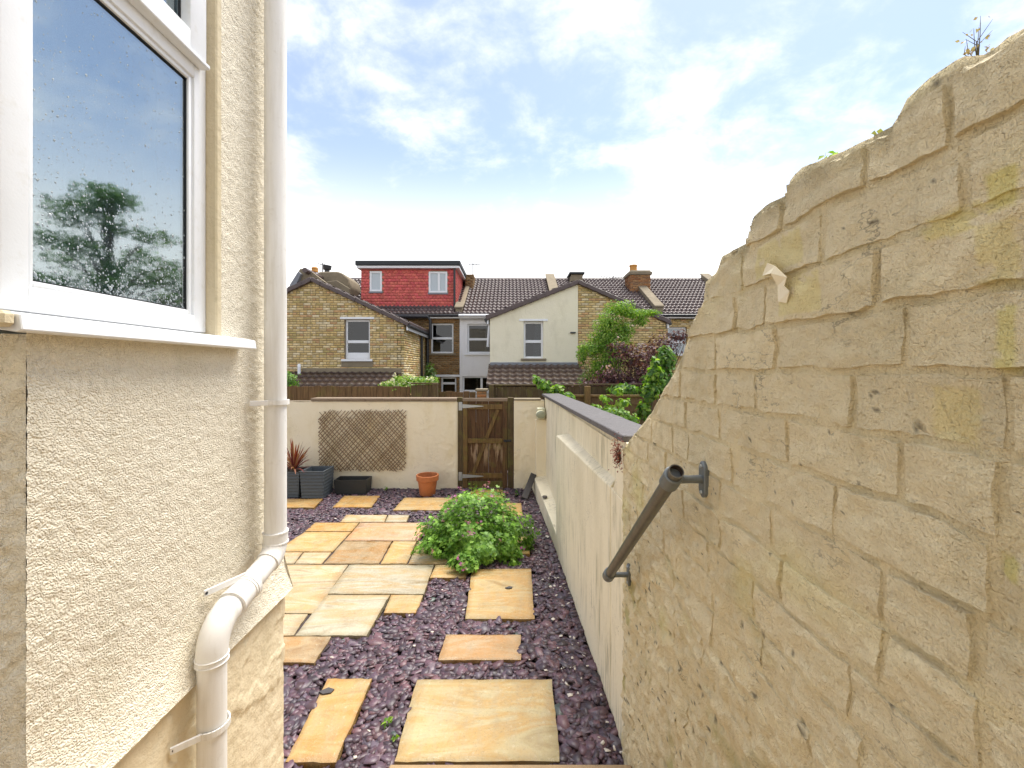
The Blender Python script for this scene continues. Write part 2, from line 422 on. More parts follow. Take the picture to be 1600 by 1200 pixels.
_band = k.ramp(k.noise(1.1, 5, 0.55, _v, 1.3), [(0.28, (0.62, 0.48, 0.32)), (0.42, (1.0, 0.97, 0.92)), (0.55, (0.98, 0.74, 0.46)), (0.64, (1.03, 1.0, 0.96)), (0.80, (0.80, 0.74, 0.70))])
_c = k.mix(1.0, k.attr(), _band, 'MULTIPLY')
_c = k.mix(k.math('MULTIPLY', k.ramp(k.noise(1.0, 6, 0.66, k.vec((16, 5, 9))), [(0.46, 0.0), (0.72, 1.0)]), 0.45), _c, (0.36, 0.30, 0.20))
_c = k.mix(k.math('MULTIPLY', k.ramp(k.noise(5, 6, 0.7), [(0.54, 0.0), (0.72, 1.0)]), 0.42), _c, (0.26, 0.17, 0.07))
_c = k.mix(k.math('MULTIPLY', k.ramp(k.noise(75, 3, 0.7), [(0.58, 0.0), (0.72, 1.0)]), 0.45), _c, (0.18, 0.14, 0.08))
_c = k.mix(k.math('MULTIPLY', k.ramp(k.noise(30, 4, 0.7), [(0.60, 0.0), (0.75, 1.0)]), 0.35), _c, (0.72, 0.66, 0.52))
MAT['sandstone'] = k.done(_c, k.ramp(k.noise(9, 4), [(0.35, 0.28), (0.65, 0.62)]), k.bump(k.noise(30, 7, 0.68), 0.8, 0.012), 0.5)
k = N('frosted_window_glass')
MAT['frosted'] = k.done(k.mix(k.noise(20, 4), (0.42, 0.47, 0.50), (0.52, 0.58, 0.60)), 0.25, None, 0.6)
k = N('rainy_window_glass')
k.t.nodes.remove(k.b)
_tr = k.n('ShaderNodeBsdfTransparent'); _tr.inputs[0].default_value = (0.62, 0.68, 0.70, 1)
_gl = k.n('ShaderNodeBsdfGlossy'); _gl.inputs['Roughness'].default_value = 0.03
k.l(k.bump(k.noise(90, 2, 0.5), 0.012, 0.002), _gl.inputs['Normal'])
_ms = k.n('ShaderNodeMixShader'); _gl.inputs['Color'].default_value = (0.74, 0.82, 0.84, 1); _ms.inputs[0].default_value = 0.44
k.l(_tr.outputs[0], _ms.inputs[1]); k.l(_gl.outputs[0], _ms.inputs[2]); k.l(_ms.outputs[0], k.out.inputs['Surface'])
MAT['rainglass'] = k.m
k = N('water_drop'); k.b.inputs['IOR'].default_value = 1.33
MAT['drop'] = k.done((0.55, 0.60, 0.62), 0.05, None, 0.9)
k.b.inputs['Transmission Weight'].default_value = 0.55

k = N('bleached_gate_board')
_c = k.mix(k.ramp(k.noise(1.0, 6, 0.65, k.vec((40, 40, 3))), [(0.3, 0.0), (0.7, 1.0)]), (0.055, 0.026, 0.012), (0.15, 0.078, 0.032))
_zb = k.math('MULTIPLY', k.ramp(k.z(), [(0.38, 0.0), (0.55, 1.0)]), k.ramp(k.z(), [(0.82, 1.0), (0.86, 0.0)]))
_bm = k.ramp(k.noise(1.0, 4, 0.6, k.vec((16, 16, 2.2))), [(0.50, 0.0), (0.58, 1.0)])
_c = k.mix(k.math('MULTIPLY', _zb, _bm), _c, (0.33, 0.22, 0.13))
_c = k.mix(k.math('MULTIPLY', k.ramp(k.noise(6, 5, 0.65), [(0.55, 0.0), (0.72, 1.0)]), 0.4), _c, (0.17, 0.18, 0.03))
MAT['gate_board'] = k.done(_c, 0.75, k.bump(k.noise(1.0, 5, 0.65, k.vec((80, 80, 6))), 0.6, 0.003), 0.3)
MAT['reveal'] = m_paint('reveal_filler', (0.66, 0.57, 0.40), (0.58, 0.48, 0.30), g_amt=.5, coarse=40, coarse_d=.008)

# ================================================================== ground and paving
g = B().quad((-400, -60, -0.03), (400, -60, -0.03), (400, 900, -0.03), (-400, 900, -0.03)).build('ground', MAT['soil'])
tag(g, kind='structure')

SLAB_TOP = 0.03
def slab_rect(yf, yn, xf0, xf1, xn0, xn1):
    """a level rectangle from the rows of its far and near edge and the columns of its corners"""
    a, b, c, d = G(xf0, yf, SLAB_TOP), G(xf1, yf, SLAB_TOP), G(xn1, yn, SLAB_TOP), G(xn0, yn, SLAB_TOP)
    return [d, c, b, a]                # near-left, near-right, far-right, far-left
def slab_mesh(name, q, col, parent=None, seed=0, thick=0.045, n=14):
    us = np.linspace(0, 1, n)
    U, V = np.meshgrid(us, us, indexing='ij')
    q = [np.array(p) for p in q]
    pts = ((1 - U) * (1 - V))[..., None] * q[0] + (U * (1 - V))[..., None] * q[1] + (U * V)[..., None] * q[2] + ((1 - U) * V)[..., None] * q[3]
    pts = pts.reshape(-1, 3)
    edge = ((U == 0) | (U == 1) | (V == 0) | (V == 1)).reshape(-1)
    c = np.mean(q, axis=0)
    nz = fbm(pts * 7 + seed * 3.1, 3, seed)
    pts[:, 2] = SLAB_TOP + nz * 0.0022
    jit = np.stack([fbm(pts * 14 + 5, 2, seed + 9), fbm(pts * 22 + 50, 2, seed + 4), np.zeros(len(pts))], 1) * 0.006
    pts[edge] += jit[edge]
    pts[edge, 2] -= 0.005
    idx = np.arange(n * n).reshape(n, n)
    faces = [(idx[i, j], idx[i + 1, j], idx[i + 1, j + 1], idx[i, j + 1]) for i in range(n - 1) for j in range(n - 1)]
    ring = list(idx[:, 0]) + list(idx[-1, 1:]) + list(idx[-2::-1, -1]) + list(idx[0, -2:0:-1])
    low = pts[ring].copy(); low[:, 2] = SLAB_TOP - thick
    base = len(pts); pts = np.vstack([pts, low]); m = len(ring)
    faces += [(ring[(i + 1) % m], ring[i], base + i, base + (i + 1) % m) for i in range(m)]
    faces.append(tuple(base + i for i in range(m))[::-1])
    tint = np.tile(np.array(col) * 0.85, (len(pts), 1)) * (1 + 0.10 * fbm(pts * 3, 2, seed + 2))[:, None]
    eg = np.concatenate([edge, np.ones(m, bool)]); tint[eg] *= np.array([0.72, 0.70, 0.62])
    SLABS.append([p[:2] for p in q])
    return np_mesh(name, pts, faces, MAT['sandstone'], parent, tint)
SLABS = []
YEL, PALE, GREY, ORA, PINK = (0.55, 0.42, 0.21), (0.57, 0.48, 0.33), (0.48, 0.45, 0.35), (0.53, 0.36, 0.14), (0.60, 0.41, 0.28)
BUFF = (0.42, 0.30, 0.16)
pb = B()
pb.hexa([G(330, 1034, 0.0) + Vector((0, 0, -0.02)), G(491, 1034, 0.0) + Vector((0, 0, -0.02)), G(690, 880, 0.0) + Vector((0, 0, -0.02)), G(470, 818, 0.0) + Vector((0, 0, -0.02)),
         G(330, 1034, 0.0) + Vector((0, 0, 0.012)), G(491, 1034, 0.0) + Vector((0, 0, 0.012)), G(660, 880, 0.0) + Vector((0, 0, 0.012)), G(480, 818, 0.0) + Vector((0, 0, 0.012))])
patio = pb.build('patio', MAT['soil'])
tag(patio, kind='structure')
patio_slabs = [  # far row, near row, far x0 x1, near x0 x1, colour
    (804, 815, 541, 605, 532, 600, PALE), (804, 815, 607, 640, 602, 635, GREY),
    (816, 829.4, 492, 561, 477, 549, ORA), (816, 844, 563, 669, 538, 653, PINK),
    (830.4, 861, 476, 548, 430, 520, YEL), (845, 880, 537, 612, 506, 592, BUFF), (845, 880, 614.5, 651, 594.5, 636, YEL),
    (845, 880, 653.5, 720, 638.5, 712, PALE), (862, 880, 475, 518, 461, 503, PALE), (862, 880, 400, 473, 380, 458.5, PALE),
    (881.5, 957, 380, 544, 280, 492, PALE), (881.5, 927, 546.5, 678, 511.5, 662, GREY), (881.5, 902, 681, 735, 672, 728, YEL),
    (928.5, 992, 510, 609, 461, 573, GREY), (928.5, 957, 611, 661, 599, 650, YEL),
    (958.5, 992, 300, 480, 260, 459, PALE), (993.5, 1034, 290, 518, 230, 491, BUFF),
]
for i, s in enumerate(patio_slabs):
    slab_mesh('paving_slab', slab_rect(*s[:6]), s[6], patio, i + 1)
step_slabs = [
    (1059.5, 1189.5, 512, 581, 446, 524, ORA, 'narrow orange sandstone slab lying in slate by the house corner'),
    (1060.5, 1188, 652, 862, 616, 875, (0.52, 0.44, 0.25), 'big pale yellow sandstone slab with grey streaks at the foot of the steps'),
    (990.7, 1030, 696.5, 814, 685, 814, (0.52, 0.37, 0.21), 'half-size tan sandstone slab lying alone across the slate path'),
    (888, 966, 737.5, 829.5, 727, 835, YEL, 'yellow sandstone slab with a dark slate chip on it, next to the geranium'),
    (778.7, 792.5, 330, 504, 310, 491, ORA, 'orange sandstone slab under the dark grey cube planters'),
    (774, 792, 538, 594, 520, 580, ORA, 'small orange sandstone slab in front of the black trough'),
    (777, 796.5, 632, 707, 614, 691, YEL, 'yellow sandstone slab in front of the terracotta pot'),
    (764.5, 777, 737, 785, 735, 786, (0.58, 0.42, 0.16), 'rounded sandstone slab on the threshold of the wooden gate'),
    (785.5, 805, 780, 814, 779, 817, (0.56, 0.40, 0.16), 'mossy sandstone slab between the leafy geranium and the gate slab'),
    (838, 865, 768, 826, 764, 828, (0.58, 0.44, 0.20), 'sandstone slab half hidden under the leafy geranium'),
]
for i, s in enumerate(step_slabs):
    o = slab_mesh('stepping_slab', slab_rect(*s[:6]), s[6], None, i + 31)
    tag(o, s[7], 'paving slab', 'stepping slabs set in the slate chippings')

# slate chippings: nobody could count them
def in_poly(x, y, q, grow=0.0):
    c = np.mean(q, axis=0); inside = np.ones(len(x), bool)
    n = len(q)
    for i in range(n):
        a = np.array(q[i]); b = np.array(q[(i + 1) % n]); e = b - a
        nx, ny = -e[1], e[0]; L = math.hypot(nx, ny)
        d = ((x - a[0]) * nx + (y - a[1]) * ny) / L
        inside &= d > -grow
    return inside
def wall_x(y):      # foot of the low wall along the right side of the path
    return np.interp(y, [0, 2.26, 4.87, 7.4], [0.62, 0.60, 0.505, 0.35])
N0 = 32000
y = 1.75 + (7.39 - 1.75) * RNG.random(N0)
xl = np.maximum(-4.6, -0.62 * y - 0.35)
x = xl + (wall_x(y) - xl) * RNG.random(N0)
keep = np.ones(N0, bool)
for q in SLABS:
    keep &= ~in_poly(x, y, q, 0.020)
keep &= ~((x < -0.84) & (y < 1.62))
x, y = x[keep], y[keep]
n = len(x); kk = 6
sz = RNG.lognormal(math.log(0.034), 0.34, n).clip(0.012, 0.066)
asp = RNG.uniform(0.45, 0.85, n); rot = RNG.uniform(0, 2 * math.pi, n)
ang = (np.arange(kk)[None, :] + RNG.uniform(-0.32, 0.32, (n, kk))) * 2 * math.pi / kk
rad = RNG.uniform(0.58, 1.22, (n, kk))
lx = np.cos(ang) * rad * sz[:, None]; ly = np.sin(ang) * rad * (sz * asp)[:, None]
px_ = lx * np.cos(rot)[:, None] - ly * np.sin(rot)[:, None]
py_ = lx * np.sin(rot)[:, None] + ly * np.cos(rot)[:, None]
tx, ty = RNG.normal(0, 0.17, n), RNG.normal(0, 0.17, n)
h0 = RNG.uniform(-0.010, 0.016, n) + 0.008 * fbm(np.stack([x * 3, y * 3, x * 0], 1), 2, 3)
th = RNG.uniform(0.005, 0.011, n)
def lvl(k_, dz):
    X = x[:, None] + px_ * k_; Y = y[:, None] + py_ * k_
    Z = (h0 + dz)[:, None] + px_ * k_ * tx[:, None] + py_ * k_ * ty[:, None]
    return np.stack([X, Y, Z], 2)
vv = np.concatenate([lvl(1.0, 0 * th), lvl(0.90, th)], 1).reshape(-1, 3)
b0 = np.arange(n)[:, None] * (2 * kk)
sides = np.concatenate([np.stack([b0[:, 0] + i, b0[:, 0] + (i + 1) % kk, b0[:, 0] + kk + (i + 1) % kk, b0[:, 0] + kk + i], 1) for i in range(kk)], 0)
caps = np.concatenate([np.stack([b0[:, 0] + kk, b0[:, 0] + kk + 1, b0[:, 0] + kk + 2, b0[:, 0] + kk + 3], 1),
                       np.stack([b0[:, 0] + kk + 3, b0[:, 0] + kk + 4, b0[:, 0] + kk + 5, b0[:, 0] + kk], 1)], 0)
pal = np.array([(0.120, 0.068, 0.088), (0.095, 0.062, 0.084), (0.145, 0.078, 0.090), (0.110, 0.088, 0.112), (0.075, 0.050, 0.064), (0.165, 0.130, 0.150), (0.13, 0.17, 0.15), (0.62, 0.56, 0.48)])
pw = np.array([0.25, 0.23, 0.19, 0.14, 0.16, 0.02, 0.005, 0.006])
ci = RNG.choice(len(pal), n, p=pw / pw.sum())
near_wall = (wall_x(y) - x) < 0.25
ci[near_wall & (RNG.random(n) < 0.05)] = 7
white = ci == 7
tc_ = pal[ci] * RNG.uniform(0.40, 1.10, n)[:, None] * np.array([1.04, 0.98, 1.0]); tc_[white] = pal[7]
vv3 = vv.reshape(n, 2 * kk, 3)
cen = vv3.mean(1, keepdims=True); vv3[white] = cen[white] + (vv3[white] - cen[white]) * 0.45 + np.array([0, 0, 0.012])
gv = np_mesh('slate_gravel', vv3.reshape(-1, 3), np.vstack([sides, caps]), MAT['slate'], None, np.repeat(tc_, 2 * kk, 0))
tag(gv, 'purple slate chippings covering the garden path', 'gravel', kind='stuff')
# loose chips on the slabs
for (px, py, s_, lab) in ((795, 919, 0.035, 'dark slate chip lying on the upright yellow slab'), (510, 1081, 0.045, 'slate chip lying on the narrow orange slab')):
    p = G(px, py, SLAB_TOP)
    bb = B().prism([(p.x - s_, p.y - s_ * .2), (p.x - s_ * .2, p.y - s_ * .62), (p.x + s_ * .8, p.y - s_ * .35), (p.x + s_, p.y + s_ * .3), (p.x, p.y + s_ * .6)], 'z', SLAB_TOP - 0.001, SLAB_TOP + 0.009)
    tag(bb.build('slate_chip', MAT['dark_slate']), lab, 'stone')

# steps under the camera, down to the path
st = thing('garden_steps', 'brown stone steps leading down to the slate path', 'steps', (0, 2.0, 0))
for i in range(6):
    y1 = 2.088 - 0.25 * i
    B().box(-0.835 if y1 < 1.6 else -0.60, 0.585, y1 - 0.27 if i < 5 else -0.9, y1, 0.0 if i == 0 else 0.15 * i + 0.003, 0.15 * (i + 1), 0.008).build('step', MAT['step'], st)

# ================================================================== house on the left
hs = thing('house', 'cream roughcast house corner with white window above a smooth plinth', 'house', (-0.86, 1.2, 0))
WX, YC0, YC1 = -0.86, 0.753, 1.60
SILLZ, OPY, TOPZ = 2.15, 1.245, 5.2
def wall_grid(name, mat, ys, zs, xfun, parent, skip=None, tintfun=None, flip=False, smooth=True):
    Yg, Zg = np.meshgrid(ys, zs, indexing='ij')
    p = np.stack([np.zeros(Yg.size), Yg.ravel(), Zg.ravel()], 1)
    p[:, 0] = xfun(p)
    ny, nz_ = len(ys), len(zs)
    idx = np.arange(ny * nz_).reshape(ny, nz_)
    f = np.stack([idx[:-1, :-1], idx[1:, :-1], idx[1:, 1:], idx[:-1, 1:]], -1).reshape(-1, 4)
    if skip is not None:
        c = p[f].mean(1); f = f[~skip(c)]
    return np_mesh(name, p, f, mat, parent, tintfun(p) if tintfun else None, smooth)
def rc_x(p):       # roughcast surface with a bell-cast foot
    y, z = p[:, 1], p[:, 2]
    flare = np.clip((1.42 - z) / 0.16, 0, 1) ** 2 * 0.038
    q = p * np.array([0, 1, 1.15])
    r = fbm(q * 80, 2, 5) * 0.0016 + fbm(q * 6, 2, 3) * 0.002
    fade = np.where((z > SILLZ) & (y < OPY + 0.008), 0.0, 1.0)
    return WX + flare + r * fade
ys = np.arange(YC0, YC1 + 1e-6, 0.005); zs = np.concatenate([np.arange(1.262, 3.6, 0.005), np.arange(3.78, TOPZ, 0.1)])
wall_grid('roughcast_wall', MAT['rough'], ys, zs, rc_x, hs, lambda c: (c[:, 2] > SILLZ) & (c[:, 2] < 3.62) & (c[:, 1] < OPY))
# returns, foot of the bell-cast and the body behind
bb = B()
bb.quad((WX + 0.038, YC0, 1.262), (WX + 0.038, YC1, 1.262), (-0.90, YC1, 1.255), (-0.90, YC0, 1.255))
bb.quad((WX, YC1, 1.40), (WX, YC1, TOPZ), (-3.2, YC1, TOPZ), (-3.2, YC1, 1.26)); bb.quad((WX + 0.038, YC1, 1.262), (WX, YC1, 1.40), (-3.2, YC1, 1.40), (-3.2, YC1, 1.262))
bb.build('return_wall', MAT['rough'], hs)
Xs = np.arange(-2.4, WX + 1e-6, 0.007); Zs = np.arange(1.262, SILLZ, 0.007)
Xg, Zg = np.meshgrid(Xs, Zs, indexing='ij')
p = np.stack([Xg.ravel(), np.full(Xg.size, YC0), Zg.ravel()], 1)
p[:, 1] -= fbm(p * 60, 3, 21) * 0.006 + np.maximum(fbm(p * np.array([14, 14, 40]), 2, 22), 0) * 0.008 - 0.004
p[-len(Zs):, 1] = YC0
p[-len(Zs):, 0] = WX + np.clip((1.42 - Zs) / 0.16, 0, 1) ** 2 * 0.038
idx = np.arange(Xg.size).reshape(Xg.shape)
np_mesh('roughcast_return', p, np.stack([idx[:-1, :-1], idx[1:, :-1], idx[1:, 1:], idx[:-1, 1:]], -1).reshape(-1, 4), MAT['rough'], hs, smooth=True)
bb = B(); bb.box(-3.2, WX - 0.03, YC0 + 0.03, YC1 - 0.004, 1.2, SILLZ - 0.02); bb.build('wall_core', MAT['rough'], hs)
bb = B(); bb.box(-3.2, -0.875, OPY + 0.01, YC1 - 0.004, SILLZ - 0.015, TOPZ); bb.box(-3.2, WX - 0.03, YC0 + 0.02, OPY, 3.62, TOPZ); bb.build('pier', MAT['rough'], hs)
# smooth stop at the window reveal
bb = B(); bb.box(-0.93, WX + 0.004, OPY - 0.012, OPY + 0.012, 2.172, 3.62, 0.004); bb.build('reveal', MAT['reveal'], hs)
# plinth with flaking paint
def flake(q, seed, amp, s=9):
    f = fbm(q * s, 3, seed); e = fbm(q * s * 3.2, 2, seed + 5)
    return np.where(f + 0.35 * e > 0.28, amp, 0.0) + fbm(q * 30, 2, seed + 7) * amp * 0.35
def pl_x(p): return -0.853 + flake(p, 31, 0.005, 8)
wall_grid('plinth', MAT['plinth'], np.arange(YC0 + 0.02, YC1 - 0.004, 0.008), np.arange(0.0, 1.264, 0.008), pl_x, hs)
bb = B(); bb.box(-3.2, -0.862, YC0 + 0.02, YC1 - 0.0075, 0, 1.2); bb.build('plinth_core', MAT['plinth'], hs)
# sill
bb = B()
bb.prism([(-1.0, 2.180), (-0.835, 2.178), (-0.806, 2.172), (-0.802, 2.146), (-0.812, 2.142), (-0.86, 2.150), (-1.0, 2.152)], 'y', 0.697, 1.338, 0.0015)
bb.build('window_sill', MAT['upvc'], hs)
B().box(-0.93, -0.808, 0.672, 0.696, 2.15, 2.176, 0.006).build('sill_end', MAT['reveal'], hs)
# window: outer frame, lower sash pane, transom, fanlight above
FX = -0.885
def ring(bm, xa, xb, y0, y1, z0, z1, w, bev=0.004):
    bm.box(xa, xb, y0, y0 + w, z0, z1, bev, 2); bm.box(xa, xb, y1 - w, y1, z0, z1, bev, 2)
    bm.box(xa, xb + 0.0006, y0 + w - .002, y1 - w + .002, z0, z0 + w, bev, 2); bm.box(xa, xb + 0.0006, y0 + w - .002, y1 - w + .002, z1 - w, z1, bev, 2)
bb = B(); ring(bb, FX - 0.07, FX, 0.735, 1.232, 2.187, 3.62, 0.046)
bb.box(FX - 0.07, FX + 0.001, 0.779, 1.188, 2.895, 2.95, 0.004, 2)
wf = bb.build('window_frame', MAT['upvc'], hs, True)
bb = B(); ring(bb, FX - 0.022, FX - 0.006, 0.780, 1.187, 2.232, 2.897, 0.014, 0.005); bb.build('glazing_bead', MAT['upvc'], wf, True)
bb = B(); ring(bb, FX - 0.02, FX - 0.012, 0.792, 1.176, 2.244, 2.885, 0.0045, 0.0); bb.build('gasket', MAT['gasket'], wf)
bb = B(); ring(bb, FX - 0.03, FX + 0.022, 0.765, 1.205, 2.935, 3.60, 0.062, 0.005)
bb.box(FX + 0.0, FX + 0.030, 0.762, 1.208, 2.928, 2.942, 0.003); fan = bb.build('fanlight_sash', MAT['upvc'], hs, True)
B().box(FX - 0.016, FX - 0.012, 0.815, 1.155, 2.985, 3.55).build('fanlight_pane', MAT['rainglass'], fan)
bb = B(); ring(bb, FX - 0.01, FX - 0.004, 0.826, 1.144, 2.996, 3.539, 0.004, 0.0); bb.build('fanlight_gasket', MAT['gasket'], fan)
B().box(FX - 0.020, FX - 0.016, 0.79, 1.18, 2.24, 2.89).build('window_pane', MAT['rainglass'], wf)
# raindrops on the lower pane
nd = 2600
dy = RNG.uniform(0.80, 1.17, nd); dz = 2.25 + 0.62 * RNG.random(nd) ** 1.7
dr = RNG.lognormal(math.log(0.0011), 0.42, nd).clip(0.0005, 0.0036) * np.where(dz < 2.45, 1.15, 0.8)
ks = 7
aa = np.arange(ks) * 2 * math.pi / ks
rings_ = []
for rr, hh in ((1.0, 0.0), (0.75, 0.42), (0.0, 0.62)):
    if rr == 0: rings_.append(np.stack([np.full(nd, FX - 0.0162) + dr * hh, dy, dz], 1)[:, None, :]); continue
    rings_.append(np.stack([np.repeat((FX - 0.0162 + dr * hh)[:, None], ks, 1), dy[:, None] + np.cos(aa) * rr * dr[:, None], dz[:, None] + np.sin(aa) * rr * dr[:, None] * RNG.uniform(1.0, 1.5, nd)[:, None]], 2))
dv = np.concatenate(rings_, 1); per = dv.shape[1]; bs = np.arange(nd) * per
fq = [np.stack([bs + i, bs + (i + 1) % ks, bs + ks + (i + 1) % ks, bs + ks + i], 1) for i in range(ks)]
fq += [np.stack([bs + ks + i, bs + ks + (i + 1) % ks, bs + 2 * ks, bs + 2 * ks], 1) for i in range(ks)]
faces = [tuple(dict.fromkeys(map(int, r))) for r in np.vstack(fq)]
o = np_mesh('raindrops', dv.reshape(-1, 3), faces, MAT['drop'], wf, smooth=True); o['kind'] = 'stuff'
# window on the return, post and the room inside
bb = B(); bb.box(-1.9, -0.955, 0.742, 0.80, SILLZ, 3.62, 0.004); bb.build('return_window_frame', MAT['upvc'], hs)
B().box(-3.2, 0.82, -1.75, -1.4, 0, 4.6).build('unseen_main_wall', MAT['rough'], hs)  # house wall behind the camera, out of view, added to shade the window return
bb = B()
bb.quad((-3.2, 0.8, SILLZ), (-3.2, 1.24, SILLZ), (-3.2, 1.24, 3.62), (-3.2, 0.8, 3.62)); bb.build('room_backdrop', MAT['interior'], hs)
cv = []
for i, t in enumerate(np.linspace(0.80, 1.235, 90)):
    xx = -1.035 + 0.012 * math.sin(i * 0.9) + 0.006 * math.sin(i * 0.31)
    cv += [(xx, t, SILLZ + 0.02), (xx, t, 3.6)]
np_mesh('net_curtain', np.array(cv), [(2 * i, 2 * i + 2, 2 * i + 3, 2 * i + 1) for i in range(89)], MAT['interior'], hs, smooth=True)

# downpipe -----------------------------------------------------------------------------------
dp = thing('drainpipe', 'white plastic drainpipe with an offset bend on the roughcast wall', 'drainpipe', (-0.795, 1.45, 0))
pu, pl = Vector((-0.80, 1.44, 0)), Vector((-0.80, 1.135, 0))
A1 = Vector((-0.80, 1.44, 1.49)); A2 = Vector((-0.80, 1.415, 1.452)); B1 = Vector((-0.80, 1.175, 1.402)); B2 = Vector((-0.80, 1.135, 1.36))
def bez(a, b, c, n=7): return [a * (1 - t) ** 2 + b * 2 * t * (1 - t) + c * t * t for t in np.linspace(0, 1, n)]
R0 = 0.034
B().tube([(-0.80, 1.44, 5.0), (-0.80, 1.44, 1.485)], R0, 28).build('pipe_section', MAT['pipe'], dp, True)
up_b = bez(Vector((-0.80, 1.44, 1.515)), Vector((-0.80, 1.44, 1.463)), Vector((-0.80, 1.39, 1.450)))
lo_b = bez(Vector((-0.80, 1.205, 1.408)), Vector((-0.80, 1.135, 1.393)), Vector((-0.80, 1.135, 1.315)), 11)
B().tube(up_b, R0 + 0.003, 28).build('pipe_bend', MAT['pipe'], dp, True)
B().tube([up_b[-1], lo_b[0]], R0 - 0.001, 28).build('pipe_section', MAT['pipe'], dp, True)
B().tube(lo_b, R0 + 0.003, 28).build('pipe_bend', MAT['pipe'], dp, True)
B().tube([lo_b[-1], (-0.80, 1.135, 0.0)], R0, 28).build('pipe_section', MAT['pipe'], dp, True)
def collar(a, b, r, nm='collar'):
    a, b = Vector(a), Vector(b); d = (b - a)
    B().tube([a, a + d * .12, a + d * .13, a + d * .87, a + d * .88, b], [r + .002, r + .002, r, r, r + .002, r + .002], 28).build(nm, MAT['pipe'], dp, True, 30)
collar((-0.80, 1.44, 1.535), (-0.80, 1.44, 1.495), R0 + 0.004)
dd = (lo_b[0] - up_b[-1]).normalized()
collar(lo_b[0] - dd * 0.075, lo_b[0] - dd * 0.01, R0 + 0.0045)
collar(lo_b[-1] + Vector((0, 0, 0.004)), lo_b[-1] + Vector((0, 0, -0.012)), R0 + 0.0035)
def clip_(c, d, y_arm):
    """clip round the pipe with an arm along the wall towards the camera and a screw head"""
    c, d = Vector(c), Vector(d).normalized()
    n1 = Vector((1, 0, 0)); n2 = d.cross(n1).normalized()
    if n2.y < 0: n2 = -n2
    pts = []
    for t in np.linspace(-100, 100, 15):
        a_ = math.radians(t); pts.append(c + (n1 * math.cos(a_) + n2 * math.sin(a_)) * (R0 + 0.006))
    bm_ = B()
    for a, b in zip(pts, pts[1:]): bm_.bar(a, b + (b - a) * .15, 0.004, 0.016, d)
    armp = c - n2 * (R0 + 0.004) + Vector((-0.02, 0, 0))
    bm_.bar(armp + Vector((0.02, 0, 0)), Vector((WX + 0.012, y_arm, armp.z)), 0.006, 0.017, (0, 0, 1), 0.001)
    o = bm_.build('bracket', MAT['pipe'], dp)
    B().tube([(WX + 0.012, y_arm + .004, armp.z), (WX + 0.0185, y_arm + .004, armp.z)], 0.004, 10).build('screw', MAT['gasket'], o)
clip_((-0.80, 1.44, PZ(629, 1.42)), (0, 0, 1), 1.375)
cb = up_b[-1].lerp(lo_b[0], 0.56); clip_(cb, dd, cb.y - 0.115)
clip_((-0.80, 1.135, PZ(1150, 1.10)), (0, 0, 1), 1.055)

# ================================================================== block wall on the right
BX = 0.60
tp = [(1600, 45), (1570, 62), (1545, 84), (1530, 90), (1512, 86), (1485, 100), (1440, 130), (1408, 160), (1400, 192), (1380, 204), (1340, 225), (1300, 246), (1255, 262), (1238, 276), (1232, 305), (1200, 322), (1178, 340), (1170, 380), (1150, 390), (1130, 402), (1124, 424), (1103, 442), (1098, 478), (1082, 510), (1070, 550), (1050, 590), (1038, 612), (1018, 645), (985, 688), (975, 704)]
TY = [BX * F / (a - 800) for a, b in tp]; TZ = [PZ(b, BX * F / (a - 800)) for a, b in tp]
def top_of(y): return np.interp(y, TY, TZ)
bw = thing('boundary_wall', 'tall cream painted block wall with a ragged sloping broken end', 'wall', (BX, 1.2, 0))
def rubble(p):       # coarse lumps of old render and paint, strongest low down, shared by blocks and joints
    low = np.clip((1.80 - p[:, 2]) / 0.7, 0, 1)
    q = np.stack([np.zeros(len(p)), p[:, 1], p[:, 2]], 1)
    r = np.abs(fbm(q * np.array([1, 10, 17]), 3, 52)) * 0.014 + fbm(q * np.array([1, 34, 44]), 2, 54) * 0.0055 + np.where(fbm(q * np.array([1, 16, 30]), 3, 58) > 0.25, 0.0055, 0)
    return r * low + fbm(q * np.array([1, 6, 8]), 2, 59) * 0.004
ys = np.concatenate([np.arange(-0.7, 0.35, 0.03), np.arange(0.35, 2.275, 0.012)]); nz_ = 170
vs = np.linspace(0, 1, nz_)
Yg, Vg = np.meshgrid(ys, vs, indexing='ij')
p = np.stack([np.full(Yg.size, BX), Yg.ravel(), (Vg * top_of(Yg)).ravel()], 1)
p[:, 0] += fbm(p * 30, 3, 41) * 0.0035 - 0.002 - rubble(p)
p[:, 1] += np.where(p[:, 2] > 1.6, fbm(p * 25, 2, 44) * 0.004, 0)
ny = len(ys); idx = np.arange(ny * nz_).reshape(ny, nz_)
f = np.stack([idx[:-1, :-1], idx[:-1, 1:], idx[1:, 1:], idx[1:, :-1]], -1).reshape(-1, 4)
rows = [p]; base = len(p); prev = idx[:, -1]; extra = []
tv = p[idx[:, -1]]
for k_ in range(1, 9):      # ragged top surface going back over the wall
    q = tv.copy(); q[:, 0] = BX + 0.225 * k_ / 8
    q[:, 2] += fbm(q * 16, 3, 47) * 0.014 - 0.012 * abs(k_ - 3) / 3
    rows.append(q); cur = np.arange(base, base + ny); base += ny
    extra.append(np.stack([prev[:-1], cur[:-1], cur[1:], prev[1:]], -1)); prev = cur
q = tv.copy(); q[:, 0] = BX + 0.225; q[:, 2] = 0; rows.append(q); cur = np.arange(base, base + ny)
extra.append(np.stack([prev[:-1], cur[:-1], cur[1:], prev[1:]], -1))
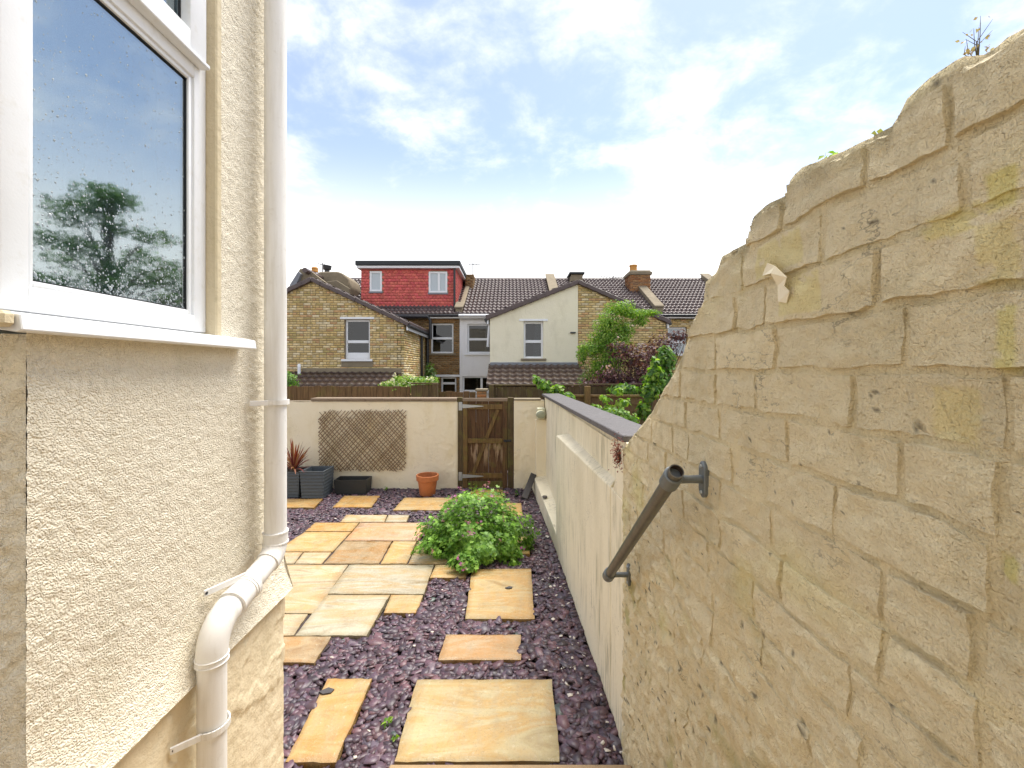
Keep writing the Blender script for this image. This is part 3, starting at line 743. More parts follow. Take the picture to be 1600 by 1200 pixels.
def tint_wall(pp):
    t = np.ones((len(pp), 3))
    low = np.clip((1.75 - pp[:, 2]) / 0.9, 0, 1)
    top = np.clip(1 - (top_of(pp[:, 1]) - pp[:, 2]) / 0.05, 0, 1) * (0.5 + 0.5 * fbm(pp * 22, 2, 60))
    t *= (1 - np.clip(top, 0, 1)[:, None] * np.array([0.50, 0.50, 0.55]))
    pit_shade = (fbm(pp * np.array([40, 30, 52]), 2, 77) > 0.80 + 0.25 * (1 - low))  # shade of small pits painted as random dark spots, mesh not hollowed
    t[pit_shade] *= 0.30
    moss = np.clip(fbm(pp * np.array([1, 7, 12]), 3, 93) - 0.25, 0, .6)[:, None] * low[:, None]
    t *= 1 - moss * np.array([0.55, 0.52, 0.85])
    for (px0, px1, py0, py1, c) in YPATCH:
        ya, yb = BX * F / (px1 - 800), BX * F / (px0 - 800); ym = (ya + yb) / 2
        za, zb = PZ(py1, ym), PZ(py0, ym)
        inn = (pp[:, 1] > ya) & (pp[:, 1] < yb) & (pp[:, 2] > za) & (pp[:, 2] < zb) & (fbm(pp * 30, 2, 3) > -0.55)
        t[inn] *= np.array(c)
    gpat = np.clip(fbm(pp * 2.6 + 4, 3, 91) * 1.6 - 0.35, 0, 1)[:, None]
    t *= 1 - gpat * np.array([0.10, 0.05, 0.42])
    return t
YPATCH = [(1462, 1530, 606, 690, (1.0, 0.99, 0.82)), (1538, 1600, 345, 448, (0.99, 0.985, 0.80)), (1185, 1260, 375, 425, (0.985, 0.98, 0.78)), (1225, 1290, 430, 490, (0.98, 0.975, 0.77)),
          (1440, 1540, 335, 372, (0.97, 0.96, 0.7)), (1555, 1600, 262, 330, (.95, .96, .62)), (1565, 1600, 480, 580, (.95, .97, .66)), (1575, 1600, 870, 905, (.9, .92, .6))]
pa = np.vstack(rows)
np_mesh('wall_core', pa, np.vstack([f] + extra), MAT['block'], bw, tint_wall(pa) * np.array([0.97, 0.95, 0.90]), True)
edges = [0.0]
zrow = [2.48, 2.385, 2.283, 2.180, 2.078]
z_ = 2.078
while z_ > 0.05:
    z_ -= random.uniform(0.098, 0.112); zrow.append(max(z_, 0.0))
zrow = zrow[::-1] + [2.56]
for r, (za, zb) in enumerate(zip(zrow, zrow[1:])):
    yy = 2.268 - (0.0 if r % 2 else 0.13)
    if r % 2 == 0: spans = [(yy, 2.266)]
    else: spans = []
    while yy > -0.65:
        L = random.choice([0.14, 0.22, 0.25, 0.28, 0.30]) * random.uniform(0.93, 1.07)
        spans.append((yy - L, yy)); yy -= L
    for (ya, yb) in spans:
        T_ = float(top_of((ya + yb) / 2))
        if za > T_ - 0.015: continue
        gy, gz = ya + 0.002, za + 0.002
        L, H_ = yb - ya - 0.004, zb - za - 0.004
        near = yb > 0.35
        nu = max(5, int(L / (0.0075 if near else 0.04))) + 1; nv = 13 if near else 5
        us = np.concatenate([[0, 0.006 / L], np.linspace(0.014 / L, 1 - 0.014 / L, nu), [1 - 0.006 / L, 1]])
        vs_ = np.concatenate([[0, 0.006 / H_], np.linspace(0.014 / H_, 1 - 0.014 / H_, nv), [1 - 0.006 / H_, 1]])
        U, V = np.meshgrid(us, vs_, indexing='ij')
        q = np.stack([np.zeros(U.size), (gy + U * L).ravel(), (gz + V * H_).ravel()], 1)
        e = np.minimum(np.minimum(U, 1 - U) * L, np.minimum(V, 1 - V) * H_).ravel()
        pil = np.clip(e / 0.0058, 0, 1); pil = pil * pil * (3 - 2 * pil)
        low = np.clip((1.78 - q[:, 2]) / 0.6, 0, 1)
        rough_ = fbm(q * np.array([1, 22, 30]), 3, 51) * (0.0035 + 0.002 * low) + fbm(q * np.array([1, 60, 75]), 2, 56) * (0.0012 + .0022 * low)
        depth = 0.0068 * pil - 0.001 + rough_ * (0.35 + 0.65 * pil) + random.uniform(-0.003, 0.005) * pil
        depth *= (1 - 0.55 * low); depth += rubble(q)
        depth[e < 1e-6] = -0.03
        wob = fbm(q * np.array([1, 15, 15]) + 31, 2, 53) * 0.005 + fbm(q * np.array([1, 55, 55]), 2, 57) * 0.0025
        q[:, 1] += fbm(q * np.array([1, 14, 14]), 2, 55) * 0.005; q[:, 2] += wob
        tz = top_of(q[:, 1])
        over = q[:, 2] > tz; q[over, 2] = tz[over]
        q[:, 0] = BX - depth
        q[:, 0] += np.where(tz - q[:, 2] < 0.012, 0.010, 0)
        c0 = Vector((BX, (ya + yb) / 2, (za + zb) / 2))
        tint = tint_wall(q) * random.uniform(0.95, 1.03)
        n1, n2 = U.shape; ix = np.arange(n1 * n2).reshape(n1, n2)
        fc = np.stack([ix[:-1, :-1], ix[:-1, 1:], ix[1:, 1:], ix[1:, :-1]], -1).reshape(-1, 4)
        o = np_mesh('block', q, fc, MAT['block'], bw, tint, True); o.data.set_sharp_from_angle(angle=math.radians(34))
# a curl of peeling paint and dark weathered cap stone
fl = [(1192, 431, .012), (1200, 411, .020), (1212, 416, .026), (1230, 433, .024), (1226, 447, .020), (1234, 455, .022), (1230, 473, .014), (1217, 471, .012), (1216, 446, .013), (1205, 427, .030)]
bm_ = [tuple(P(a, b, (BX - l) * F / (a - 800))) for a, b, l in fl]
fc = [(0, 1, 2, 9), (9, 2, 3, 8), (8, 3, 4), (8, 4, 5, 7), (7, 5, 6)]
o = np_mesh('paint_flap', np.array(bm_), fc, MAT['low'], bw)
md = o.modifiers.new('thick', 'SOLIDIFY'); md.thickness = 0.0015

# ================================================================== low wall beside the path
lw = thing('garden_wall', 'low cream rendered wall with dark stone coping beside the slate path', 'wall', (0.62, 4.6, 0))
bb = B(); bb.hexa([(0.665, 2.27, 0), (0.83, 2.27, 0), (0.80, 7.6, 0), (0.585, 7.6, 0), (0.665, 2.27, 1.678), (0.83, 2.27, 1.678), (0.80, 7.6, 1.610), (0.585, 7.6, 1.610)])
bb.build('upper_wall', MAT['low'], lw)
wall_grid('upper_render', MAT['low'], np.arange(2.45, 7.395, 0.02), np.arange(0.1, 1.64, 0.02), lambda p: 0.655 - (p[:, 1] - 2.27) / 5.0 * 0.08 - fbm(p * np.array([0, 4, 4]), 3, 81) * 0.003, lw, lambda c: c[:, 2] > 1.66 - (c[:, 1] - 2.27) / 5 * .06)
bb = B(); bb.hexa([(0.600, 2.60, 0), (0.72, 2.60, 0), (0.70, 4.87, 0), (0.505, 4.87, 0), (0.600, 2.60, 1.365), (0.70, 2.72, 1.43), (0.68, 4.50, 1.42), (0.505, 4.87, 1.33)], 0.006)
bb.build('thickened_base', MAT['low'], lw)
B().hexa([(0.606, 2.272, 0), (0.72, 2.272, 0), (0.72, 2.605, 0), (0.603, 2.605, 0), (0.606, 2.272, 1.362), (0.72, 2.272, 1.362), (0.72, 2.605, 1.362), (0.603, 2.605, 1.362)], 0.004).hexa([(0.608, 2.274, 1.363), (0.72, 2.274, 1.363), (0.72, 2.58, 1.363), (0.606, 2.56, 1.363), (0.61, 2.274, 1.69), (0.72, 2.274, 1.69), (0.72, 2.38, 1.69), (0.62, 2.33, 1.69)], 0.004).build('wall_end', MAT['low'], lw)
bb = B(); bb.hexa([(0.503, 4.85, 0), (0.66, 4.85, 0), (0.62, 7.39, 0), (0.352, 7.39, 0), (0.508, 4.85, 0.20), (0.66, 4.85, 0.215), (0.62, 7.39, 0.29), (0.365, 7.39, 0.27)], 0.012, 2)
bb.build('foot_ledge', MAT['low'], lw)
bb = B(); bb.hexa([(0.40, 7.22, 0.26), (0.60, 7.22, 0.26), (0.60, 7.395, 0.26), (0.40, 7.395, 0.26), (0.40, 7.22, 1.24), (0.60, 7.22, 1.24), (0.60, 7.395, 1.24), (0.40, 7.395, 1.24)], 0.012, 2)
bb.build('pilaster', MAT['back'], lw)
cuts = np.linspace(2.30, 7.62, 7)
for i in range(6):
    ya, yb = cuts[i] + 0.002, cuts[i + 1] - 0.002
    fx = lambda y_: 0.592 + (y_ - 2.27) / 4.8 * (0.535 - 0.592)
    zt = lambda y_: 1.725 + (y_ - 2.27) / 4.8 * (1.662 - 1.725)
    B().hexa([(fx(ya), ya, zt(ya) - 0.036), (0.85, ya, zt(ya) - 0.036), (0.84, yb, zt(yb) - 0.036), (fx(yb), yb, zt(yb) - 0.036), (fx(ya) + .008, ya, zt(ya)), (0.85, ya, zt(ya) + .005), (0.84, yb, zt(yb) + .005), (fx(yb) + .008, yb, zt(yb))], 0.005).build('coping_stone', MAT['concrete_coping'], lw)
# pebble lying on the foot ledge
p = Vector((0.47, 6.1, 0.245))
tag(B().lathe([(0.0, 0.0), (0.03, 0.004), (0.042, 0.016), (0.03, 0.03), (0.0, 0.034)], p, 10).build('pebble', MAT['rock'], None, True), 'grey pebble lying on the ledge of the low wall', 'stone')

# handrail -----------------------------------------------------------------------------------
HX = 0.49
n_end, f_end = Vector((HX, HX * F / 257, 0)), Vector((HX, HX * F / 149, 0))
n_end.z = PZ(736, n_end.y); f_end.z = PZ(902, f_end.y)
hd = (f_end - n_end).normalized()
hr = thing('handrail', 'short grey metal tube handrail bracketed to the painted block wall', 'handrail', (HX, 1.7, 1.3))
TR = 0.0225
bm_ = B(); bm_.tube([n_end, f_end], TR, 28, cap=False); bm_.build('tube', MAT['rail'], hr, True)
bm_ = B(); bm_.tube([n_end + hd * 0.001, n_end + hd * 0.12], TR - 0.0032, 24, cap=False)
bm_.tube([n_end + hd * 0.12, n_end + hd * 0.1201], [TR - 0.0032, 0.001], 24, cap=False); bm_.build('bore', MAT['bore'], hr, True)
rimb = B()
u_ = hd.orthogonal().normalized(); w_ = hd.cross(u_)
for k_ in range(28):
    a0, a1 = 2 * math.pi * k_ / 28, 2 * math.pi * (k_ + 1) / 28
    d0, d1 = u_ * math.cos(a0) + w_ * math.sin(a0), u_ * math.cos(a1) + w_ * math.sin(a1)
    rimb.quad(n_end + d0 * TR, n_end + d1 * TR, n_end + d1 * (TR - .0032), n_end + d0 * (TR - .0032))
rimb.build('tube_rim', MAT['rail'], hr)
B().tube([f_end + hd * 0.0, f_end + hd * 0.004], [TR, 0.002], 24).build('end_plug', MAT['fitting'], hr, True)
for c, name in ((n_end + hd * 0.055, 'near'), (f_end - hd * 0.05, 'far')):
    bm_ = B(); bm_.tube([c - hd * 0.032, c - hd * 0.029, c + hd * 0.029, c + hd * 0.032], [TR + 0.003, TR + 0.0065, TR + 0.0065, TR + 0.003], 28)
    bm_.tube([c + Vector((0.015, 0, 0)), c + Vector((0.055, 0, 0)), c + Vector((BX - HX - 0.016, 0, 0))], [0.014, 0.012, 0.013], 16)
    br = bm_.build('bracket', MAT['fitting'], hr, True)
    # oval flange against the wall, lying across the slope
    fd = Vector((0, 0, 1)); cc = Vector((BX - 0.014, c.y, c.z)); sd_ = Vector((0, 1, 0))
    pts = []
    for k_ in range(20):
        a_ = 2 * math.pi * k_ / 20; pts.append((sd_ * math.cos(a_) * 0.021 + fd * (math.sin(a_) * 0.024 + (0.032 if math.sin(a_) > 0 else -0.032))))
    bm_ = B(); va = [bm_.bm.verts.new(cc + q_) for q_ in pts]; vb = [bm_.bm.verts.new(cc + q_ + Vector((0.022, 0, 0))) for q_ in pts]
    vt = [bm_.bm.verts.new(cc + q_ * 0.9 + Vector((-0.003, 0, 0))) for q_ in pts]
    bm_.bm.faces.new(vt)
    for k_ in range(20):
        bm_.bm.faces.new((va[k_], va[(k_ + 1) % 20], vb[(k_ + 1) % 20], vb[k_])); bm_.bm.faces.new((vt[k_], vt[(k_ + 1) % 20], va[(k_ + 1) % 20], va[k_]))
    fl = bm_.build('flange', MAT['fitting'], hr)
    for s_ in (-1, 1):
        q_ = cc + fd * 0.040 * s_
        B().tube([q_ + Vector((-0.008, 0, 0)), q_ + Vector((-0.002, 0, 0))], [0.005, 0.0065], 6).build('screw', MAT['steel'], fl)

# ================================================================== rendered wall at the end of the garden
BY = 7.40
gw = thing('garden_wall', 'cream rendered wall carrying the willow trellis, with flaking paint', 'wall', (-2.5, BY, 0))
def grid_xz(name, mat, xs, zs, yfun, parent, smooth=True, top=None):
    Xg, Zg = np.meshgrid(xs, zs, indexing='ij')
    p = np.stack([Xg.ravel(), np.zeros(Xg.size), Zg.ravel()], 1)
    if top is not None: p[:, 2] = np.minimum(p[:, 2], top(p[:, 0]))
    p[:, 1] = yfun(p)
    idx = np.arange(Xg.size).reshape(Xg.shape)
    return np_mesh(name, p, np.stack([idx[:-1, :-1], idx[1:, :-1], idx[1:, 1:], idx[:-1, 1:]], -1).reshape(-1, 4), mat, parent, None, smooth)
def bw_y(p):
    q = p * np.array([1, 0, 1])
    zone = np.clip((p[:, 0] + 2.2) / 0.6, 0.12, 1)
    return BY - 0.002 - flake(q, 61, 0.005, 5) * zone - fbm(q * 2.2, 2, 66) * 0.004
XL, XG = -6.2, PX(715, BY)
ZT = PZ(626, BY)
gt = lambda x_: np.where(x_ < PX(487, BY), ZT - 0.015 + 0.012 * np.sin(x_ * 9), ZT)
grid_xz('render_face', MAT['back'], np.arange(XL, XG + .001, 0.018), np.arange(0, ZT + 0.001, 0.018), bw_y, gw, True, gt)
B().box(XL, XG, BY + 0.012, BY + 0.21, 0, ZT - 0.028).build('wall_core', MAT['back'], gw)
xa = PX(487, BY)
cps = np.linspace(xa, XG - 0.01, 9)
for i in range(8):
    B().box(cps[i] + 0.002, cps[i + 1] - 0.002, BY - 0.045, BY + 0.235, ZT - 0.004 + random.uniform(0, .004), ZT + 0.045, 0.005).build('coping_tile', MAT['coping_tile'], gw)
B().box(XL, xa - 0.01, BY + 0.02, BY + 0.2, ZT - 0.03, ZT - 0.012).build('bare_wall_top', MAT['cement'], gw)

XR0, XR1 = PX(803, BY), 0.565
gs = thing('garden_wall', 'short piece of cream wall between the gate and the low side wall', 'wall', (0.25, BY, 0))
grid_xz('render_face', MAT['back'], np.arange(XR0, XR1, 0.018), np.arange(0, ZT + 0.012, 0.018), lambda p: BY - 0.002 - flake(p * np.array([1, 0, 1]), 71, 0.006, 5), gs)
B().box(XR0, XR1, BY + 0.012, BY + 0.21, 0, ZT).build('wall_core', MAT['back'], gs)
B().box(XR0, XR1 - 0.06, BY - 0.03, BY + 0.22, ZT + 0.004, ZT + 0.035, 0.006).build('coping_tile', MAT['cement'], gs)

# willow trellis: every rod is a rod
TXa, TXb, TZa, TZb = PX(501, BY), PX(633, BY), PZ(733, BY), PZ(643, BY)
tr = thing('trellis', 'expanding willow lattice trellis fixed to the cream wall', 'trellis', ((TXa + TXb) / 2, BY, TZa))
pitch = 0.068
def clip_line(c, s_, lay):
    """45-ish degree rod x = c + s_*(z-TZa)*0.92 clipped to the panel"""
    k_ = 0.92 * s_
    ta, tb = 0.0, TZb - TZa
    for lim, sign in ((TXa, 1), (TXb, -1)):
        t = (lim - c) / k_
        if sign * k_ > 0: ta = max(ta, t)
        else: tb = min(tb, t)
    return (ta, tb) if tb - ta > 0.06 else None
for s_ in (1, -1):
    c = TXa - 1.1 if s_ > 0 else TXa
    while c < (TXb if s_ > 0 else TXb + 1.1):
        c += pitch * random.uniform(0.70, 1.30) * (0.88 if s_ > 0 else 1.12)
        r_ = clip_line(c, s_, 0)
        if r_ is None: continue
        ta, tb = r_[0] - random.uniform(0.0, 0.035), r_[1] + random.uniform(0.0, 0.04)
        if s_ < 0 and abs((c - 0.92 * tb) - PX(538, BY)) < 0.09 and tb > 0.85: tb -= 0.12
        yy = BY - 0.030 if s_ > 0 else BY - 0.042
        pts = []
        bend = random.uniform(-0.012, 0.012)
        for q in np.linspace(0, 1, 5):
            t = ta + (tb - ta) * q
            pts.append((c + 0.92 * s_ * t + bend * math.sin(q * math.pi), yy + random.uniform(-.002, .002), TZa + t))
        B().tube(pts, [random.uniform(0.0060, 0.0085) * (1 - .15 * i / 4) for i in range(5)], 6).build('rod', MAT['willow'], tr, True)

# gate ----------------------------------------------------------------------------------------
GY = BY + 0.045
gz0, gz1 = PZ(768, GY), PZ(626, GY)
gate = thing('wooden_gate', 'weathered brown ledged and braced wooden garden gate', 'gate', (PX(760, GY), GY, 0))
def gx(px): return PX(px, GY)
def gzz(py): return PZ(py, GY)
B().box(gx(714.5), gx(722.5), GY - 0.03, GY + 0.09, 0, gzz(621), 0.004).build('gate_post', MAT['fence_old'], gate)
B().box(gx(793.5), gx(802.5), GY - 0.03, GY + 0.09, 0, gzz(621), 0.004).build('gate_post', MAT['fence_old'], gate)
bx_ = np.linspace(gx(724), gx(792.5), 8)
for i in range(7):
    B().box(bx_[i] + 0.002, bx_[i + 1] - 0.002, GY + 0.012 + random.uniform(0, .004), GY + 0.034, gz0 + 0.02, gzz(627) - 0.002, 0.002).build('board', MAT['gate_board'], gate)
B().box(gx(723.5), gx(730.5), GY - 0.022, GY + 0.011, gz0 + 0.01, gzz(627), 0.004).build('stile', MAT['wood_frame'], gate)
B().box(gx(785.5), gx(792.5), GY - 0.022, GY + 0.011, gz0 + 0.01, gzz(627), 0.004).build('stile', MAT['wood'], gate)
for (a, b, m_) in ((631.5, 639.5, 'wood_frame'), (685, 692.5, 'wood_frame'), (739, 747, 'wood_frame'), (752, 763, 'wood_moss')):
    B().box(gx(730.7), gx(785.3), GY - 0.018, GY + 0.0105, gzz(b), gzz(a), 0.004).build('ledge', MAT[m_], gate)
B().box(gx(722.7), gx(793.3), GY - 0.02, GY + 0.02, gzz(627) + 0.002, gzz(622), 0.003).build('top_rail', MAT['coping_tile'], gate)
for (a, b) in (((780, 640), (760, 684.5)), ((759, 693), (740, 738.5))):
    B().bar((gx(a[0] - 2), GY - 0.002, gzz(a[1])), (gx(b[0]), GY - 0.002, gzz(b[1])), 0.024, 0.062, (1, 0, 0.4), 0.003).build('brace', MAT['wood_frame'], gate)
for py in (634.5, 743.5):
    bm_ = B(); bm_.box(gx(717), gx(722), GY - 0.036, GY - 0.030, gzz(py + 6.5), gzz(py - 6.5), 0.001)
    bm_.prism([(gx(722), gzz(py + 3.2)), (gx(754), gzz(py + 0.7)), (gx(756), gzz(py)), (gx(754), gzz(py - 0.7)), (gx(722), gzz(py - 3.2))], 'y', GY - 0.0305, GY - 0.024)
    bm_.tube([(gx(722), GY - 0.034, gzz(py + 6)), (gx(722), GY - 0.034, gzz(py - 6))], 0.008, 10)
    bm_.build('hinge', MAT['steel'], gate)
bm_ = B(); bm_.box(gx(787), gx(799), GY - 0.042, GY - 0.032, gzz(690), gzz(686.5), 0.001); bm_.tube([(gx(788), GY - 0.05, gzz(688.2)), (gx(797), GY - 0.05, gzz(688.2))], 0.008, 10)
bm_.tube([(gx(790), GY - 0.05, gzz(688)), (gx(790), GY - 0.07, gzz(690))], 0.006, 8); bm_.build('bolt', MAT['gutter'], gate)
B().box(gx(722.7), gx(793.3), GY - 0.02, GY + 0.10, 0, 0.035, 0.004).build('threshold', MAT['coping_tile'], gate)

# leaning slate post, lamp ----------------------------------------------------------------------
a = G(818, 781, 0.02); b_ = Vector((PX(833, 7.25), 7.25, PZ(743, 7.25)))
o = B().bar(a + Vector((0, 0.0, 0.0)), b_, 0.10, 0.10, (0, -1, 0.3), 0.006).build('slate_post', MAT['dark_slate'])
tag(o, 'dark slate block leaning on the wall beside the gate', 'stone block')
lp = thing('wall_lamp', 'beige outdoor lamp with an oval lens at the wall corner', 'lamp', (0.45, 7.2, 1.24))
lc = P(844.5, 648, 7.08)
B().box(lc.x - 0.05, lc.x + 0.09, 7.17, 7.36, 1.245, lc.z + 0.10, 0.012).build('housing', MAT['lamp'], lp)
bm_ = B()
el = lambda r, y_, s_: [(lc.x + 0.01 + math.cos(t) * 0.085 * r, y_, lc.z + math.sin(t) * 0.068 * r) for t in np.linspace(0, 2 * math.pi, 20, endpoint=False)]
rings = [[bm_.bm.verts.new(q) for q in el(r, y_, 0)] for r, y_ in ((0.9, 7.18), (1.0, 7.16), (1.0, 7.09), (0.92, 7.075))]
for r0, r1 in zip(rings, rings[1:]):
    for i in range(20): bm_.bm.faces.new((r0[i], r0[(i + 1) % 20], r1[(i + 1) % 20], r1[i]))
bm_.bm.faces.new(rings[0]); hd_ = bm_.build('lamp_head', MAT['lamp'], lp, True)
bm_ = B(); rings = [[bm_.bm.verts.new(q) for q in el(r, y_, 0)] for r, y_ in ((0.92, 7.076), (0.6, 7.062), (0.2, 7.058))]
for r0, r1 in zip(rings, rings[1:]):
    for i in range(20): bm_.bm.faces.new((r0[i], r0[(i + 1) % 20], r1[(i + 1) % 20], r1[i]))
bm_.bm.faces.new(rings[-1]); bm_.build('lens', MAT['lens'], hd_, True)

# pots ------------------------------------------------------------------------------------------
def cube_planter(name, label, x0, x1, y0, y1, z0, h, mat, wall=0.025, taper=0.02, ribs=True, soil_d=0.06, group=None):
    t = thing(name, label, 'planter', ((x0 + x1) / 2, (y0 + y1) / 2, z0), group)
    bm_ = B()
    nr = 16 if ribs else 1
    def ring_(x0, x1, y0, y1, z): return [bm_.bm.verts.new(q) for q in ((x0, y0, z), (x1, y0, z), (x1, y1, z), (x0, y1, z))]
    rs = []
    for i in range(nr + 1):
        for k_ in ((0,) if i in (0, nr) or not ribs else (0, 1)):
            tt = (1 - i / nr) * taper; off = (0.004 if (ribs and i % 2) else 0.0)
            rs.append(ring_(x0 + tt + off, x1 - tt - off, y0 + tt + off, y1 - tt - off, z0 + h * i / nr + k_ * 0.006))
    rs.append(ring_(x0 + wall, x1 - wall, y0 + wall, y1 - wall, z0 + h)); rs.append(ring_(x0 + wall + taper, x1 - wall - taper, y0 + wall + taper, y1 - wall - taper, z0 + 0.03))
    bm_.bm.faces.new(rs[0][::-1]); bm_.bm.faces.new(rs[-1])
    for a_, b2 in zip(rs, rs[1:]):
        for i in range(4): bm_.bm.faces.new((a_[i], a_[(i + 1) % 4], b2[(i + 1) % 4], b2[i]))
    bm_.build('pot_body', mat, t)
    zs_ = z0 + h - soil_d
    B().box(x0 + wall + .004, x1 - wall - .004, y0 + wall + .004, y1 - wall - .004, zs_ - 0.02, zs_).build('compost', MAT['compost'], t)
    return t
d0 = G(470, 779, 0.03).y
cube_planter('square_planter', 'empty dark grey ribbed cube planter beside the black trough', PX(468, d0), PX(506, d0), d0, d0 + 0.40, 0.03, 0.43, MAT['planter'], soil_d=0.10)
cordp = cube_planter('square_planter', 'dark grey ribbed cube planter holding the red spiky cordyline', PX(428, d0) - 0.02, PX(465.5, d0) - 0.0, d0 + 0.04, d0 + 0.44, 0.03, 0.41, MAT['planter'], soil_d=0.04)
d1 = G(525, 773, 0.02).y
cube_planter('trough_planter', 'low black plastic trough planter against the cream wall', PX(520.5, d1), PX(572, d1), d1 + 0.02, d1 + 0.30, 0.02, 0.235, MAT['trough'], 0.018, 0.012, False, 0.08)
tc0 = G(668, 776, 0.02); tc0.y += 0.13
tp_ = thing('flower_pot', 'empty orange terracotta flower pot by the cream wall', 'pot', (PX(668, tc0.y), tc0.y, 0.015))
c = (PX(668, tc0.y), tc0.y, 0.015)
B().lathe([(0.0, 0.0), (0.122, 0.0), (0.128, 0.008), (0.156, 0.235), (0.168, 0.237), (0.181, 0.246), (0.186, 0.325), (0.180, 0.334), (0.163, 0.332), (0.158, 0.24), (0.128, 0.03), (0.0, 0.03)], c, 40).build('pot_body', MAT['terracotta'], tp_, True, 35)
B().lathe([(0.0, 0.19), (0.148, 0.19)], c, 30).build('compost', MAT['compost'], tp_)

# ================================================================== fences beyond the wall
FY = 8.7
def board_fence(name, label, x0, x1, y, ztop, mat, bw_=0.125, post_at=(), cap=False, group=None):
    f_ = thing(name, label, 'fence', ((x0 + x1) / 2, y, 0), group)
    x_ = x0
    while x_ < x1 - 0.02:
        w = min(bw_ * random.uniform(0.92, 1.06), x1 - x_)
        B().box(x_ + 0.002, x_ + w - 0.003, y + random.uniform(0, .012), y + 0.03, 0.02, ztop + random.uniform(-0.012, 0.012), 0.002).build('board', mat, f_)
        x_ += w
    for zz in (0.4, ztop - 0.25): B().box(x0, x1, y + 0.031, y + 0.075, zz, zz + 0.07).build('rail', mat, f_)
    for xp in post_at: B().box(xp - 0.05, xp + 0.05, y - 0.10, y - 0.003, 0, ztop + 0.04, 0.005).build('post', mat, f_)
    if cap: B().box(x0, x1, y - 0.03, y + 0.06, ztop + 0.014, ztop + 0.045, 0.003).build('capping_rail', mat, f_)
    return f_
board_fence('fence', 'brown close-boarded fence behind the trellis wall', -7.0, PX(641, FY), FY, PZ(603.5, FY), MAT['fence'])
board_fence('fence', 'mossy dark fence panel with a capping rail below the white roses', PX(642, FY - .1), PX(684, FY - .1), FY - 0.1, PZ(601.5, FY - .1), MAT['fence_old'], post_at=(PX(681, FY - .1),), cap=True)
board_fence('fence', 'low brown fence length between the rose panel and brick pier', PX(686, FY), PX(743, FY), FY, PZ(612, FY), MAT['fence'])
board_fence('fence', 'dark mossy fence panel with a capping rail below the brown lean-to roof', PX(766, FY), PX(908, FY), FY, PZ(604, FY), MAT['fence_old'], cap=True, post_at=(PX(768, FY),))
bp = thing('brick_pier', 'small brick pier with a stone cap beside the fence panels', 'pier', (PX(753, FY), FY, 0))
# horizontal lap fence to the right
LY = 8.2
lf = thing('fence', 'horizontal lap fence with mossy post behind the low wall', 'fence', (PX(950, LY), LY, 0))
zt = PZ(617, LY)
xA, xB = PX(884, LY), PX(1120, LY)
for i in range(12):
    z1_ = zt - 0.03 - i * 0.135; z0_ = z1_ - 0.155
    B().hexa([(xA, LY - 0.018, z0_), (xB, LY - 0.018, z0_), (xB, LY + 0.004, z0_), (xA, LY + 0.004, z0_), (xA, LY + 0.012, z1_), (xB, LY + 0.012, z1_), (xB, LY + 0.024, z1_), (xA, LY + 0.024, z1_)]).build('board', MAT['fence'], lf)
    if z0_ < 0.15: break
B().box(xA, xB, LY - 0.03, LY + 0.05, zt - 0.045, zt, 0.004).build('capping_rail', MAT['wood_frame'], lf)
B().box(PX(912, LY), PX(921, LY), LY - 0.13, LY - 0.031, 0, PZ(603, LY), 0.006).build('post', MAT['wood_frame'], lf)
UY = 9.4
board_fence('fence', 'old fence panel behind the purple shrub', PX(908, UY), PX(1110, UY), UY, PZ(603, UY), MAT['fence_old'], cap=True)

# ================================================================== terrace behind: helpers
YB = [(0.62, 0.45, 0.19), (0.68, 0.52, 0.25), (0.72, 0.58, 0.33), (0.65, 0.48, 0.21), (0.58, 0.41, 0.17), (0.60, 0.37, 0.18), (0.50, 0.39, 0.16), (0.74, 0.62, 0.39), (0.68, 0.52, 0.26)]
BB = [(0.24, 0.15, 0.07), (0.30, 0.19, 0.085), (0.20, 0.12, 0.055), (0.27, 0.15, 0.06)]
OB = [(0.34, 0.15, 0.06), (0.28, 0.12, 0.05), (0.38, 0.20, 0.09), (0.24, 0.13, 0.07)]
def panel(root, name, mat, O, U, Nn, us, z0, z1, topfn=None, openings=(), thick=0.24):
    """wall sheet with real thickness and openings; O + U*u at height z, outward normal Nn"""
    O, U, Nn = Vector(O), Vector(U), Vector(Nn)
    topfn = topfn or (lambda u: z1)
    ub = sorted(set(list(us) + [v for o in openings for v in o[:2]])); zb = sorted({z0, z1} | {v for o in openings for v in o[2:]})
    b_ = B()
    def pt(u, z, d): return O + U * u + Nn * d + Vector((0, 0, min(z, topfn(u)) if z == z1 else z))
    for i in range(len(ub) - 1):
        for j in range(len(zb) - 1):
            u0, u1, a, c = ub[i], ub[i + 1], zb[j], zb[j + 1]
            um, zm = (u0 + u1) / 2, (a + c) / 2
            if any(o[0] < um < o[1] and o[2] < zm < o[3] for o in openings): continue
            for d in (0.0, -thick): b_.quad(pt(u0, a, d), pt(u1, a, d), pt(u1, c, d), pt(u0, c, d))
        b_.quad(pt(ub[i], z1, 0), pt(ub[i + 1], z1, 0), pt(ub[i + 1], z1, -thick), pt(ub[i], z1, -thick))
    for u in (ub[0], ub[-1]): b_.quad(pt(u, z0, 0), pt(u, z0, -thick), pt(u, z1, -thick), pt(u, z1, 0))
    for (u0, u1, a, c) in openings:
        for (p_, q_) in (((u0, a), (u1, a)), ((u1, a), (u1, c)), ((u1, c), (u0, c)), ((u0, c), (u0, a))):
            b_.quad(O + U * p_[0] + Vector((0, 0, p_[1])), O + U * q_[0] + Vector((0, 0, q_[1])), O + U * q_[0] - Nn * thick + Vector((0, 0, q_[1])), O + U * p_[0] - Nn * thick + Vector((0, 0, p_[1])))
    return b_.build(name, mat, root)
